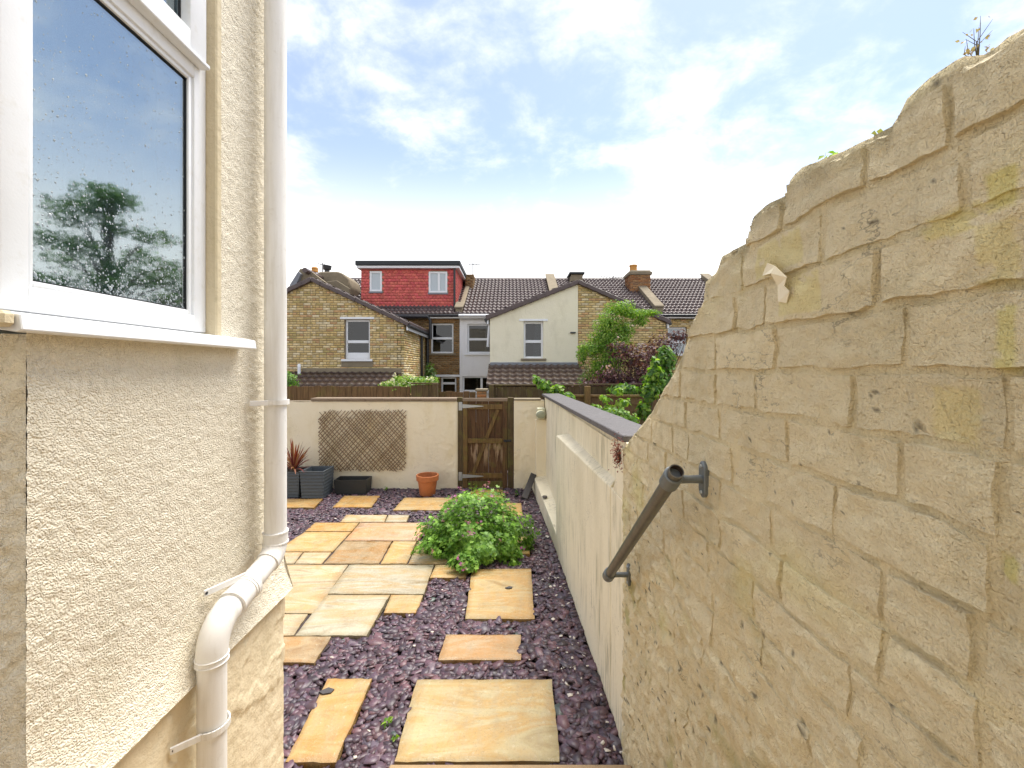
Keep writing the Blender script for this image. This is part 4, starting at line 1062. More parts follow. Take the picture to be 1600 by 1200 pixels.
def brickwork(root, O, U, Nn, length, z0, topfn, openings, palette, proud=0.009, bl=0.225, bh=0.075, name='brickwork', zmin=1.2, flem=False):
    O, U, Nn = np.array(O, float), np.array(U, float), np.array(Nn, float)
    vs, cs = [], []
    r = 0; z = max(z0, zmin); zmax = max(topfn(u) for u in np.linspace(0, length, 41))
    while z < zmax:
        u = -bl * (0.5 if r % 2 else 0.0); hd = (r % 3 == 2)
        while u < length:
            w = bl * (0.5 if (hd and flem) else 1.0)
            a, c = max(u + 0.006, 0), min(u + w - 0.006, length); u += w
            segs = [(a, c)]
            for (o0, o1, oz0, oz1) in openings:
                if z + bh * 0.5 > oz0 and z + bh * 0.5 < oz1:
                    ns = []
                    for (s0, s1) in segs:
                        if s1 <= o0 or s0 >= o1: ns.append((s0, s1)); continue
                        if s0 < o0: ns.append((s0, o0))
                        if s1 > o1: ns.append((o1, s1))
                    segs = ns
            for (s0, s1) in segs:
                if s1 - s0 < 0.02: continue
                za = z + 0.006; zl, zr = min(z + bh - 0.006, topfn(s0)), min(z + bh - 0.006, topfn(s1))
                if max(zl, zr) < za + 0.012: continue
                pr = proud + random.uniform(-0.003, 0.003)
                for d, ins in ((-0.01, 0.0), (pr, 0.002)):
                    for (uu, zz) in ((s0 + ins, za + ins), (s1 - ins, za + ins), (s1 - ins, max(zr - ins, za)), (s0 + ins, max(zl - ins, za))):
                        vs.append(O + U * uu + Nn * d + np.array([0, 0, zz]))
                col = np.array(random.choice(palette)) * random.uniform(0.88, 1.22)
                cs += [col] * 8
        z += bh; r += 1
    n = len(vs) // 8; b0 = np.arange(n) * 8
    fs = [np.stack([b0 + 4, b0 + 5, b0 + 6, b0 + 7], 1)]
    for i in range(4): fs.append(np.stack([b0 + i, b0 + (i + 1) % 4, b0 + 4 + (i + 1) % 4, b0 + 4 + i], 1))
    o = np_mesh(name, np.array(vs), np.vstack(fs), MAT['brick'], root, np.array(cs)); o['kind'] = 'stuff'
    return o
def tiles(root, name, mat, p0, U, Lu, V, Lv, period=0.165, gauge=0.32, amp=0.045, step=0.04, thick=0.05):
    p0, U, V = np.array(p0, float), np.array(Vector(U).normalized()), np.array(Vector(V).normalized())
    Nn = np.cross(U, V); Nn = Nn if Nn[2] > 0 else -Nn
    us = np.arange(0, Lu + 1e-6, period / 6); vsl = []
    nv = int(Lv / gauge) + 1
    for i in range(nv):
        a, b_ = i * gauge, min((i + 1) * gauge, Lv)
        if b_ - a < 0.02: break
        vsl += [(a + 0.001, -0.02), (a + 0.0012, step), (b_, 0.0)]
    vv_ = np.array([q[0] for q in vsl]); hh = np.array([q[1] for q in vsl])
    Ug, Vg = np.meshgrid(us, vv_, indexing='ij'); Hg = np.tile(hh, (len(us), 1))
    wave = (0.5 + 0.5 * np.cos(Ug / period * 2 * math.pi)) ** 1.6 * amp
    wob = fbm(np.stack([Ug.ravel() * 3, np.floor(Vg.ravel() / gauge) * 7.7, np.zeros(Ug.size)], 1), 1, 5).reshape(Ug.shape) * 0.006
    p = p0 + Ug[..., None] * U + Vg[..., None] * V + (Hg + wave + wob + 0.03)[..., None] * Nn
    p = p.reshape(-1, 3); idx = np.arange(len(p)).reshape(Ug.shape)
    f = np.stack([idx[:-1, :-1], idx[1:, :-1], idx[1:, 1:], idx[:-1, 1:]], -1).reshape(-1, 4)
    base = len(p); q = [p0 + U * a + V * b_ - Nn * thick * 0.2 for a, b_ in ((0, 0), (Lu, 0), (Lu, Lv), (0, Lv))]
    p = np.vstack([p, q]); f = np.vstack([f, [[base + 3, base + 2, base + 1, base]]])
    return np_mesh(name, p, f, mat, root, None, False)
def house_window(root, x0, x1, z0, z1, y, mid=0.5, splits=(), sill=True, sillmat='upvc', curtain=False, glass='pane', fw=0.065, rev=0.09, bottom=0.0, lintel=None, name='window'):
    yf = y + rev
    b_ = B()
    b_.box(x0, x0 + fw, yf, yf + 0.07, z0, z1, 0.006); b_.box(x1 - fw, x1, yf, yf + 0.07, z0, z1, 0.006)
    b_.box(x0 + fw, x1 - fw, yf + .001, yf + 0.07, z0, z0 + fw + bottom, 0.006); b_.box(x0 + fw, x1 - fw, yf + .001, yf + 0.07, z1 - fw, z1, 0.006)
    zm = z0 + (z1 - z0) * mid if mid else None
    if zm: b_.box(x0 + fw, x1 - fw, yf - 0.012, yf + 0.07, zm - 0.045, zm + 0.045, 0.006)
    for s_ in splits:
        xs = x0 + (x1 - x0) * s_; b_.box(xs - 0.045, xs + 0.045, yf - 0.01, yf + 0.07, z0 + fw + .001, z1 - fw - .001, 0.006)
    w = b_.build(name, MAT['upvc'], root)
    zs_ = [(z0 + fw + bottom, z1 - fw)] if not zm else [(z0 + fw + bottom, zm - 0.045), (zm + 0.045, z1 - fw)]
    xs_ = [x0 + fw] + [x0 + (x1 - x0) * s_ for s_ in splits] + [x1 - fw]
    for za, zb in zs_:
        for xa, xb in zip(xs_, xs_[1:]):
            B().box(xa - .01, xb + .01, yf + 0.035, yf + 0.043, za - .01, zb + .01).build('pane', MAT[glass], w)
    if sill: B().box(x0 - 0.09, x1 + 0.09, y - 0.07, yf + 0.02, z0 - 0.075, z0 - 0.004, 0.008).build('sill', MAT[sillmat], w)
    if lintel: B().box(x0 - 0.14, x1 + 0.14, y - 0.03, y + 0.05, z1 + 0.004, z1 + lintel, 0.006).build('lintel', MAT['upvc'], w)
    if curtain:
        pts = []
        for i, t in enumerate(np.linspace(0, 1, 25)):
            xx = x1 - fw - 0.24 + 0.22 * t; yy = yf + 0.12 + 0.02 * math.sin(i * 1.6)
            pts += [(xx + 0.07, yy, z1 - 0.05), (xx - 0.03 * (1 - t), yy, z0 + 0.05)]
        np_mesh('curtain', np.array(pts), [(2 * i, 2 * i + 1, 2 * i + 3, 2 * i + 2) for i in range(24)], MAT['curtain'], w)
    B().box(x0 - 0.1, x1 + 0.1, yf + 0.9, yf + 0.95, z0 - .2, z1 + .2).build('room_backdrop', MAT['room'], w)  # dark panel behind the panes, its colour painted as room shade
    return w
MY = 16.8                                   # back walls of the terrace
EX = 13.5                                   # gables of the rear wings
EAVE_Z, RIDGE_Z, RIDGE_Y, EAVE_Y = PZ(492, MY) - 0.03, PZ(438, 20.5), 20.5, MY - 0.22
SL = Vector((0, RIDGE_Y - EAVE_Y, RIDGE_Z - EAVE_Z)); SLL = SL.length
PART = [-9.6, -5.95, -2.07, 1.80, 5.75, 9.40, 13.2]
def main_house(root, x0, x1, wallmat, openings, bricks=None, roofmat='tile'):
    ops = [(a - x0, b - x0, c, d) for a, b, c, d in openings]
    panel(root, 'wall', wallmat, (x0 + .003, MY, 0), (1, 0, 0), (0, -1, 0), [0, x1 - x0 - .006], 0, EAVE_Z - 0.02, None, ops)
    if bricks: brickwork(root, (x0, MY, 0), (1, 0, 0), (0, -1, 0), x1 - x0, 0, lambda u: EAVE_Z - 0.14, ops, bricks, zmin=1.0)
    tiles(root, 'roof', MAT[roofmat], (x0 + 0.01, EAVE_Y, EAVE_Z), (1, 0, 0), x1 - x0 - 0.02, SL, SLL)
    B().hexa([(x0, RIDGE_Y + .01, RIDGE_Z - .05), (x1, RIDGE_Y + .01, RIDGE_Z - .05), (x1, RIDGE_Y + 4, EAVE_Z - .05), (x0, RIDGE_Y + 4, EAVE_Z - .05), (x0, RIDGE_Y + .01, RIDGE_Z), (x1, RIDGE_Y + .01, RIDGE_Z), (x1, RIDGE_Y + 4, EAVE_Z), (x0, RIDGE_Y + 4, EAVE_Z)]).build('front_roof', MAT[roofmat], root)
    B().box(x0, x1, RIDGE_Y + 3.6, RIDGE_Y + 3.8, 0, EAVE_Z).build('front_wall', MAT['mortar'], root)
    B().tube([(x0 + .01, RIDGE_Y + 0.02, RIDGE_Z + 0.03), (x1 - .01, RIDGE_Y + 0.02, RIDGE_Z + 0.03)], 0.09, 10).build('ridge_tile', MAT[roofmat], root)
    B().box(x0 + 0.004, x1 - 0.004, EAVE_Y - 0.02, EAVE_Y + 0.02, EAVE_Z - 0.13, EAVE_Z - 0.01).build('fascia', MAT['upvc'], root)
    B().tube([(x0, EAVE_Y - 0.075, EAVE_Z - 0.03), (x1, EAVE_Y - 0.075, EAVE_Z - 0.03)], 0.055, 10).build('gutter', MAT['gutter'] if wallmat != MAT['white_house'] else MAT['upvc'], root)
    B().prism([(MY + .02, 0.02), (RIDGE_Y + 3.58, 0.02), (RIDGE_Y + 3.58, EAVE_Z - .1), (RIDGE_Y, RIDGE_Z - .12), (MY + .02, EAVE_Z - .1)], 'x', x0 - 0.05, x0 + 0.05).build('party_wall', MAT['cement'], root)
def upstand(root, x, w=0.24, h=0.26, t0=0.0, t1=1.0, mat='cement'):
    a, b_ = Vector((x, EAVE_Y, EAVE_Z)) + SL * t0, Vector((x, EAVE_Y, EAVE_Z)) + SL * t1
    dz = Vector((0, 0, 1))
    B().hexa([a + Vector((-w / 2, 0, -.1)), a + Vector((w / 2, 0, -.1)), b_ + Vector((w / 2, 0, -.1)), b_ + Vector((-w / 2, 0, -.1)), a + Vector((-w / 2, 0, h)), a + Vector((w / 2, 0, h)), b_ + Vector((w / 2, 0, h)), b_ + Vector((-w / 2, 0, h))], 0.01).build('party_upstand', MAT[mat], root)
    B().hexa([a + Vector((-w / 2 - .04, -.03, h + .003)), a + Vector((w / 2 + .04, -.03, h + .003)), b_ + Vector((w / 2 + .04, 0, h + .003)), b_ + Vector((-w / 2 - .04, 0, h + .003)), a + Vector((-w / 2 - .04, -.03, h + .07)), a + Vector((w / 2 + .04, -.03, h + .07)), b_ + Vector((w / 2 + .04, 0, h + .07)), b_ + Vector((-w / 2 - .04, 0, h + .07))], 0.01).build('upstand_coping', MAT['cement'], root)
def chimney(root, x0, x1, y0, y1, z0, z1, pal, pots=(), cap=True):
    c = B().box(x0 + .01, x1 - .01, y0 + .01, y1 - .01, z0, z1).build('chimney', MAT['mortar'], root)
    brickwork(c, (x0 + .01, y0 + .01, 0), (1, 0, 0), (0, -1, 0), x1 - x0 - .02, z0, lambda u: z1, (), pal, zmin=z0)
    brickwork(c, (x0 + .01, y1 - .01, 0), (0, -1, 0), (-1, 0, 0), y1 - y0 - .02, z0, lambda u: z1, (), pal, zmin=z0)
    brickwork(c, (x1 - .01, y0 + .01, 0), (0, 1, 0), (1, 0, 0), y1 - y0 - .02, z0, lambda u: z1, (), pal, zmin=z0)
    if cap:
        B().box(x0 - .06, x1 + .06, y0 - .06, y1 + .06, z1 - .16, z1 - .02, 0.02).build('chimney_band', MAT['cement'], c)
        B().box(x0 - .01, x1 + .01, y0 - .01, y1 + .01, z1 - .019, z1 + .05, 0.03).build('chimney_cap', MAT['cement'], c)
    for (px_, h, r) in pots:
        B().lathe([(r * 1.1, 0), (r, .05), (r * .92, h * .8), (r * 1.05, h * .82), (r * 1.05, h), (r * .8, h), (r * .8, h * .5)], (px_, (y0 + y1) / 2, z1 + .04), 14).build('chimney_pot', MAT['pot_clay'], c, True)

# ---- house with the red dormer
hA = thing('terraced_house', 'terraced house with red tile-hung loft dormer and yellow brick rear wing', 'house', (-4.0, MY, 0))
wA = (PX(673, MY), PX(708.5, MY), PZ(552, MY), PZ(505, MY)); dA = (PX(689, MY), PX(713, MY), 0.9, PZ(589, MY))
main_house(hA, PART[1], PART[2], MAT['mortar'], [wA, dA], BB)
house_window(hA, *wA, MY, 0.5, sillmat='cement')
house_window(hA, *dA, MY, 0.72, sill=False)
B().box(dA[0] - .7, dA[1] + .15, MY - .05, MY + .03, dA[3] + .005, dA[3] + .09, .004).build('lintel', MAT['upvc'], hA)
# arch of soldiers over the window
bs_ = []
for i in range(14):
    x_ = wA[0] - .02 + (wA[1] - wA[0] + .04) * i / 13
    B().box(x_ - .028, x_ + .028, MY - .022, MY + .02, wA[3] + .01 + .03 * math.sin(math.pi * i / 13), wA[3] + .19 + .05 * math.sin(math.pi * i / 13)).build('arch_brick', m_plain('arch_brick_clay', (.33, .19, .08), .85) if i == 0 else bpy.data.materials['arch_brick_clay'], hA)
DY = 17.3
dx0, dx1, dz0, dz1 = PX(564.5, DY), PX(712.5, DY), PZ(489, DY), PZ(421, DY)
dw1 = (PX(578, DY), PX(597, DY), PZ(455.5, DY), PZ(424, DY)); dw2 = (PX(670, DY), PX(699, DY), PZ(457.5, DY), PZ(424.5, DY))
dorm = B().box(dx0, dx1, DY + .05, DY + .06, dz0, dw1[2]).box(dx0, dx1, DY + .3, RIDGE_Y + .1, dz1 - .1, dz1).box(dx0, dx0 + .1, DY + .06, RIDGE_Y, dz0, dz1 - .1).box(dx1 - .1, dx1, DY + .06, RIDGE_Y, dz0, dz1 - .1).build('dormer', MAT['hung'], hA)
def hung_tiles(root, O, U, Nn, L, z0, z1, ops, tw=0.165, th=0.115):
    O, U, Nn = np.array(O, float), np.array(U, float), np.array(Nn, float); vs, cs = [], []
    r = 0; z = z0
    while z < z1:
        u = -tw * 0.5 * (r % 2)
        while u < L:
            a, c = max(u + 0.0015, 0), min(u + tw - 0.0015, L); u += tw
            if c - a < 0.02: continue
            m_ = (a + c) / 2; zt_ = min(z + th + .01, z1)
            if any(o[0] - .02 < m_ < o[1] + .02 and o[2] - .02 < z + th / 2 < o[3] + .02 for o in ops): continue
            kick = 0.022 + random.uniform(-.003, .004)
            for (uu, zz, d) in ((a, z, 0), (c, z, 0), (c, zt_, -.002), (a, zt_, -.002), (a, z, kick), (c, z, kick), (c, zt_, 0.008), (a, zt_, 0.008)):
                vs.append(O + U * uu + Nn * d + np.array([0, 0, zz]))
            cs += [np.array((0.70, 0.155, 0.135)) * random.uniform(0.82, 1.15) * np.array([1, random.uniform(.85, 1.2), 1])] * 8
        z += th; r += 1
    n = len(vs) // 8; b0 = np.arange(n) * 8
    fs = [np.stack([b0 + 4, b0 + 5, b0 + 6, b0 + 7], 1)] + [np.stack([b0 + i, b0 + (i + 1) % 4, b0 + 4 + (i + 1) % 4, b0 + 4 + i], 1) for i in range(4)]
    o = np_mesh('hung_tiles', np.array(vs), np.vstack(fs), MAT['hung'], root, np.array(cs)); o['kind'] = 'stuff'
me_ = dorm.data
at = me_.color_attributes.new('tint', 'FLOAT_COLOR', 'POINT'); at.data.foreach_set('color', np.tile(np.array([0.32, 0.06, 0.055, 1], np.float32), len(me_.vertices)))
dops = [(a - dx0, b - dx0, c, d) for a, b, c, d in (dw1, dw2)]
panel(dorm, 'dormer_front', MAT['mortar'], (dx0, DY, 0), (1, 0, 0), (0, -1, 0), [0, dx1 - dx0], dz0, dz1, None, dops, 0.15)
hung_tiles(dorm, (dx0, DY, 0), (1, 0, 0), (0, -1, 0), dx1 - dx0, dz0, dz1, dops)
hung_tiles(dorm, (dx1, DY, 0), (0, 1, 0), (1, 0, 0), 3.0, dz0, dz1, ())
for w_, sp in ((dw1, ()), (dw2, (0.55,))):
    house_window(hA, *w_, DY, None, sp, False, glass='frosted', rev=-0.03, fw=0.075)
    B().box(w_[0] - .03, w_[1] + .03, DY - .06, DY - .002, w_[2] - .07, w_[2] - .004).build('lead_flashing', MAT['lead'], hA)
B().box(dx0 - .12, dx1 + .16, DY - .20, RIDGE_Y + .3, dz1 + .015, dz1 + .11, .004).build('dormer_fascia', MAT['upvc'], hA)
B().box(dx0 - .16, dx1 + .2, DY - .26, RIDGE_Y + .4, dz1 + .113, dz1 + .30, .02).build('dormer_roof', MAT['felt'], hA)
B().tube([(dx1 - .05, DY - .09, dz1 + .05), (dx1 - .05, DY - .09, dz0 + .02)], 0.045, 10).build('dormer_downpipe', MAT['gutter'], hA)
chimney(hA, PX(728, 19.6), PX(741, 19.6), 19.3, 20.0, 5.3, PZ(431, 19.6), BB, cap=False)
upstand(hA, PART[2] - .02, 0.26, 0.2, 0.03, 0.16)
upstand(hA, PART[2] + .05, 0.1, 0.08, 0.16, 0.9, 'lead')
# rear wing, right half of the pair
apx, apz = PX(488, EX), PZ(439, EX); exr, ezr = PX(631, EX), PZ(505, EX)
slope_r = (apz - ezr) / (exr - apx)
wgw = (PX(538.5, EX), PX(578, EX), PZ(561, EX), PZ(499, EX))
fnR = lambda u: apz - slope_r * u
panel(hA, 'wing_gable', MAT['mortar'], (apx, EX, 0), (1, 0, 0), (0, -1, 0), [0, exr - apx], 0, 9.0, fnR, [(wgw[0] - apx, wgw[1] - apx, wgw[2], wgw[3])])
brickwork(hA, (apx, EX, 0), (1, 0, 0), (0, -1, 0), exr - apx, 0, lambda u: fnR(u) - .03, [(wgw[0] - apx, wgw[1] - apx, wgw[2], wgw[3])], YB, flem=True)
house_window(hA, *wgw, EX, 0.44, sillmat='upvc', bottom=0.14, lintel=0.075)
B().box(wgw[0] - .1, wgw[1] + .1, EX - .025, EX - .012, wgw[2] - .25, wgw[2] - .078, .004).build('cement_patch', MAT['cement'], hA)
sop = [(2.55, 2.95, 1.9, 3.05)]
panel(hA, 'wing_side_wall', MAT['mortar'], (exr, EX, 0), (0, 1, 0), (1, 0, 0), [0, MY - EX], 0, ezr - .02, None, sop)
brickwork(hA, (exr, EX, 0), (0, 1, 0), (1, 0, 0), MY - EX, 0, lambda u: ezr - .05, sop, YB)
B().box(exr - .10, exr - .03, EX + 2.56, EX + 2.94, 1.91, 3.04).build('wing_side_window', MAT['upvc'], hA)
def wing_roof(root, xr, zr, xe, ze, y0, y1, over=0.30):
    d = Vector((xe - xr, 0, ze - zr)); L = d.length + over; d.normalize()
    e = Vector((xr, 0, zr)) + d * L
    s_ = 1 if xe > xr else -1
    st_ = (e.x, y0 if s_ < 0 else y1, e.z)
    tiles(root, 'wing_roof', MAT['tile'], (e.x, y0, e.z + .02), (0, 1, 0), y1 - y0, (-d.x, 0, -d.z), L)
    a, b_ = Vector((xr, y0 + .02, zr + .03)), Vector((e.x, y0 + .02, e.z + .03))
    n_ = 11
    for i in range(n_):
        B().bar(a.lerp(b_, i / n_) + Vector((0, 0, .018)), a.lerp(b_, (i + 1.08) / n_), 0.11, 0.13, (0, 0, 1), .01).build('verge_tile', MAT['tile'], root)
    B().tube([(e.x + s_ * .03, y0, e.z - .02), (e.x + s_ * .03, y1, e.z - .02)], 0.055, 10).build('wing_gutter', MAT['gutter'], root)
    B().box(min(e.x, e.x - s_ * .05), max(e.x, e.x - s_ * .05), y0 + .03, y1, e.z - .16, e.z - .01).build('wing_fascia', MAT['upvc'], root)
wing_roof(hA, apx, apz, exr, ezr, EX - .08, MY + .3, 0.16)
B().tube([(exr + .07, EX + 2.35, ezr), (exr + .07, EX + 2.35, 0)], .045, 10).build('wing_downpipe', MAT['gutter'], hA)
B().tube([(exr + .12, MY - .1, ezr - .1), (exr + .12, MY - .1, 0)], .055, 10).build('soil_pipe', MAT['gutter'], hA)
B().tube([(exr - 1.1, EAVE_Y - .1, EAVE_Z - .07), (PX(668, 16.4), EAVE_Y - .12, EAVE_Z - .09), (PX(672, 16.4), EAVE_Y - .12, EAVE_Z - .25), (PX(672, 16.4), EAVE_Y - .12, EAVE_Z - .95)], .06, 10).build('hopper_pipe', MAT['gutter'], hA)
# lean-to of the wing
lx0, lx1 = PX(477, EX), PX(626, EX)
lz = PZ(583, EX); LT = Vector((0, -1.45, -0.66))
tiles(hA, 'lean_to_roof', MAT['tile_moss'], (PX(455, EX) , EX - .02 - 1.45, lz - .66), (1, 0, 0), lx1 - PX(455, EX) - .05, -LT, LT.length, 0.22, 0.30, 0.035, 0.035)
B().box(lx0 - .05, lx1 + .03, EX - .10, EX - .011, lz - .02, lz + .16, .01).build('flashing', MAT['cement'], hA)
B().box(PX(459, EX), lx1 - .02, EX - 1.35, EX - 1.2, 0, lz - .72).build('lean_to_wall', MAT['mortar'], hA)
B().tube([(PX(465.5, 13.3), 13.38, PZ(603, 13.3)), (PX(465.5, 13.3), 13.38, PZ(573, 13.3)), (PX(464, 13.3), 13.44, PZ(570, 13.3))], .05, 10).build('waste_pipe', MAT['upvc'], hA)

# ---- left neighbour
hZ = thing('terraced_house', 'neighbouring house with a broad cement rendered chimney behind the brick gable', 'house', (-8.0, MY, 0))
main_house(hZ, PART[0], PART[1], MAT['mortar'], [], BB)
fnL = lambda u: apz - 0.47 * (apx - (-9.2) - u)
panel(hZ, 'wing_gable', MAT['mortar'], (-9.2, EX, 0), (1, 0, 0), (0, -1, 0), [0, apx - .003 + 9.2], 0, 9.0, fnL)
brickwork(hZ, (-9.2, EX, 0), (1, 0, 0), (0, -1, 0), apx + 9.2, 0, lambda u: fnL(u) - .03, (), YB, flem=True)
wing_roof(hZ, apx, apz, -9.2, fnL(0), EX - .08, MY + .3, 0.16)
panel(hZ, 'wing_side_wall', MAT['mortar'], (-9.2, EX, 0), (0, 1, 0), (-1, 0, 0), [0, MY - EX], 0, fnL(0))
CY = 17.6
cpts = [(486, 447), (492, 428), (499, 424.5), (527, 424), (535, 427), (544, 435), (548.5, 449), (549, 476), (486, 476)]
st_ = B().prism([(PX(a, CY), PZ(b, CY)) for a, b in cpts], 'y', CY, CY + 1.3, 0.04).build('chimney_breast', MAT['cement'], hZ)
B().prism([(PX(a, CY), PZ(b, CY)) for a, b in ((514, 442), (530, 440), (549, 452), (549, 476), (520, 476))], 'y', CY - .25, CY - .01, 0.02).build('chimney_shoulder', MAT['cement'], hZ)
B().prism([(PX(a, 16.5), PZ(b, 16.5)) for a, b in ((456, 448), (468, 420), (478, 419), (486, 424), (512, 444), (528, 455), (528, 470), (456, 470))], 'y', 16.5, 16.75, 0.02).build('party_upstand', MAT['cement'], hZ)
B().prism([(PX(a, 16.3), PZ(b, 16.3)) for a, b in ((452, 446), (466, 424), (470, 428), (460, 450))], 'y', 16.3, 16.45).build('lead_flashing', MAT['lead'], hZ)
B().tube([(PX(480, 16.4), 16.2, PZ(424, 16.4)), (PX(480, 16.4), 20.0, PZ(424, 16.4))], 0.10, 10).build('ridge_tile', MAT['tile'], hZ)
B().lathe([(.12, 0), (.10, .05), (.10, .18), (.16, .2), (.19, .36), (.1, .36)], (PX(511, CY + .6), CY + .6, PZ(425, CY + .6) - .1), 14).build('chimney_cowl', MAT['gutter'], st_, True)
B().lathe([(.14, 0), (.12, .12), (.14, .14), (.1, .2)], (PX(492, CY + .3), CY + .3, PZ(425, CY + .3) - .0), 14).build('chimney_pot', MAT['pot_clay'], st_, True)

# ---- white house with the cream wing
hB = thing('terraced_house', 'terraced house with white rear wall and cream rendered gable wing', 'house', (0.0, MY, 0))
w1 = (PX(730, MY), PX(769, MY), PZ(552, MY), PZ(506, MY)); w2 = (PX(722.5, MY), PX(772, MY), PZ(612, MY), PZ(588, MY))
main_house(hB, PART[2], PART[3], MAT['white_house'], [w1, w2])
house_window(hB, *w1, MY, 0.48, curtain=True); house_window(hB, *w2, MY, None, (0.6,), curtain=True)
gx0, gxa, gx1 = PX(765.5, EX), PX(903, EX), PX(1040, EX)
gze, gza, gze2 = PZ(497, EX), PZ(443, EX), PZ(503, EX)
sB, sC = (gza - gze) / (gxa - gx0), (gza - gze2) / (gx1 - gxa)
fnB = lambda u: gze + sB * u
wc = (PX(818, EX), PX(849, EX), PZ(560, EX), PZ(502, EX))
panel(hB, 'wing_gable', MAT['cream_house'], (gx0, EX - .004, 0), (1, 0, 0), (0, -1, 0), [0, gxa - gx0], 0, 9.0, fnB, [(wc[0] - gx0, wc[1] - gx0, wc[2], wc[3])])
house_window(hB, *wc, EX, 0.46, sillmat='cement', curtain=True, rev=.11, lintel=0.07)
panel(hB, 'wing_side_wall', MAT['cream_house'], (gx0, EX, 0), (0, 1, 0), (-1, 0, 0), [0.003, MY - EX], 0, gze - .02)
wing_roof(hB, gxa, gza, gx0, gze, EX - .08, MY + .3, 0.10)
lz2 = PZ(571, EX); LT2 = Vector((0, -1.35, -0.62))
tiles(hB, 'lean_to_roof', MAT['tile_moss'], (PX(764, EX) , EX - .02 - 1.35, lz2 - .62), (1, 0, 0), PX(906, EX) - PX(764, EX), -LT2, LT2.length, 0.22, 0.30, 0.035, 0.035)
B().box(PX(766, EX), PX(902, EX), EX - .10, EX - .011, lz2 - .02, lz2 + .10, .02).build('flashing', MAT['lead'], hB)
B().box(PX(768, EX), PX(905, EX), EX - 1.25, EX - 1.1, 0, lz2 - .69).build('lean_to_wall', MAT['mortar'], hB)
B().tube([(PX(765, 13.6), 13.75, gze - .1), (PX(764.5, 13.6) - .05, 13.75, gze - .9)], .05, 10).build('white_downpipe', MAT['upvc'], hB)
B().box(PX(891, EX), PX(899, EX), EX - .08, EX - .005, PZ(521, EX), PZ(519, EX)).build('vent_ledge', MAT['felt'], hB)

# ---- brick house to the right
hC = thing('terraced_house', 'yellow brick terraced house with wing half covered by a climbing rose', 'house', (3.8, MY, 0))
main_house(hC, PART[3], PART[4], MAT['mortar'], [], YB)
fnC = lambda u: gza - sC * u
panel(hC, 'wing_gable', MAT['mortar'], (gxa + .003, EX, 0), (1, 0, 0), (0, -1, 0), [0, gx1 - gxa], 0, 9.0, fnC)
brickwork(hC, (gxa + .003, EX, 0), (1, 0, 0), (0, -1, 0), gx1 - gxa, 0, lambda u: fnC(u) - .03, (), YB)
panel(hC, 'wing_side_wall', MAT['mortar'], (gx1, EX, 0), (0, 1, 0), (1, 0, 0), [0, MY - EX], 0, gze2 - .02)
brickwork(hC, (gx1, EX, 0), (0, 1, 0), (1, 0, 0), MY - EX, 0, lambda u: gze2 - .05, (), YB)
wing_roof(hC, gxa, gza, gx1, gze2, EX - .08, MY + .3, 0.10)
upstand(hB, PART[3] + .02, 0.34, 0.22, 0.3, 1.02)
B().hexa([(PX(888, 20), 20.0, 6.0), (PX(909, 20), 20.0, 6.0), (PX(909, 20), 21.2, 6.0), (PX(888, 20), 21.2, 6.0), (PX(893, 20), 20.0, PZ(428.5, 20)), (PX(911, 20), 20.0, PZ(428.5, 20)), (PX(911, 20), 21.2, PZ(428.5, 20)), (PX(893, 20), 21.2, PZ(428.5, 20))], .02).build('chimney_stub', MAT['cement'], hC)
B().box(PX(889.5, 20), PX(913, 20), 19.9, 21.3, PZ(428.5, 20) + .004, PZ(426.5, 20) + .03, .01).build('stub_cap', MAT['felt'], hC)

# ---- far right house
hD = thing('terraced_house', 'terraced house beyond the brick chimney, half hidden by the block wall', 'house', (7.6, MY, 0))
wd = (PX(1043.5, MY), PX(1073, MY), PZ(553, MY), PZ(511, MY))
main_house(hD, PART[4], PART[5], MAT['mortar'], [wd], YB)
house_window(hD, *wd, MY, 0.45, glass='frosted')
upstand(hD, PART[4] + .02, 0.30, 0.26, 0.02, 0.62)
upstand(hD, PART[5] - .1, 0.34, 0.24, 0.3, 1.02)
chimney(hC, PX(981, 19.2), PX(1012, 19.2), 18.8, 19.7, 5.0, PZ(427, 19.2), OB, ((PX(990, 19.2), 0.33, 0.17),))
hE = thing('terraced_house', 'end of the brown tiled roofline behind the top of the block wall', 'house', (11.3, MY, 0))
main_house(hE, PART[5], PART[6], MAT['mortar'], [], None)

# ---- aerials
def aerial(label, px, py0, py1, Y, boom=0.7, ang=0.3, n=6):
    t = thing('tv_aerial', label, 'aerial', (PX(px, Y), Y, PZ(py0, Y)), 'aerials on the terrace roofs')
    a, b_ = Vector((PX(px, Y), Y, PZ(py0, Y))), Vector((PX(px, Y), Y, PZ(py1, Y)))
    B().tube([a, b_], 0.02, 8).build('mast', MAT['metal_dark'], t)
    d = Vector((math.cos(ang), math.sin(ang), 0)); s_ = Vector((-d.y, d.x, 0))
    e = b_ - Vector((0, 0, .06))
    B().tube([e - d * boom * .5, e + d * boom * .5], 0.014, 8).build('boom', MAT['metal_dark'], t)
    for i in range(n):
        c_ = e + d * boom * (i / (n - 1) - .5)
        B().tube([c_ - s_ * .14 + Vector((0, 0, .0)), c_ + s_ * .14], 0.008, 6).build('element', MAT['metal_dark'], t)
aerial('short tv aerial above the cement rendered chimney', 504, 425, 411, 18.3, .35, .6, 4)
aerial('tv aerial standing on the narrow brick chimney beside the red dormer', 739, 432, 411, 19.6, .6, .2, 5)
aerial('long tv aerial above the roof between the stub and the brick chimney', 958, 441, 431, 20.5, 1.2, .1, 9)

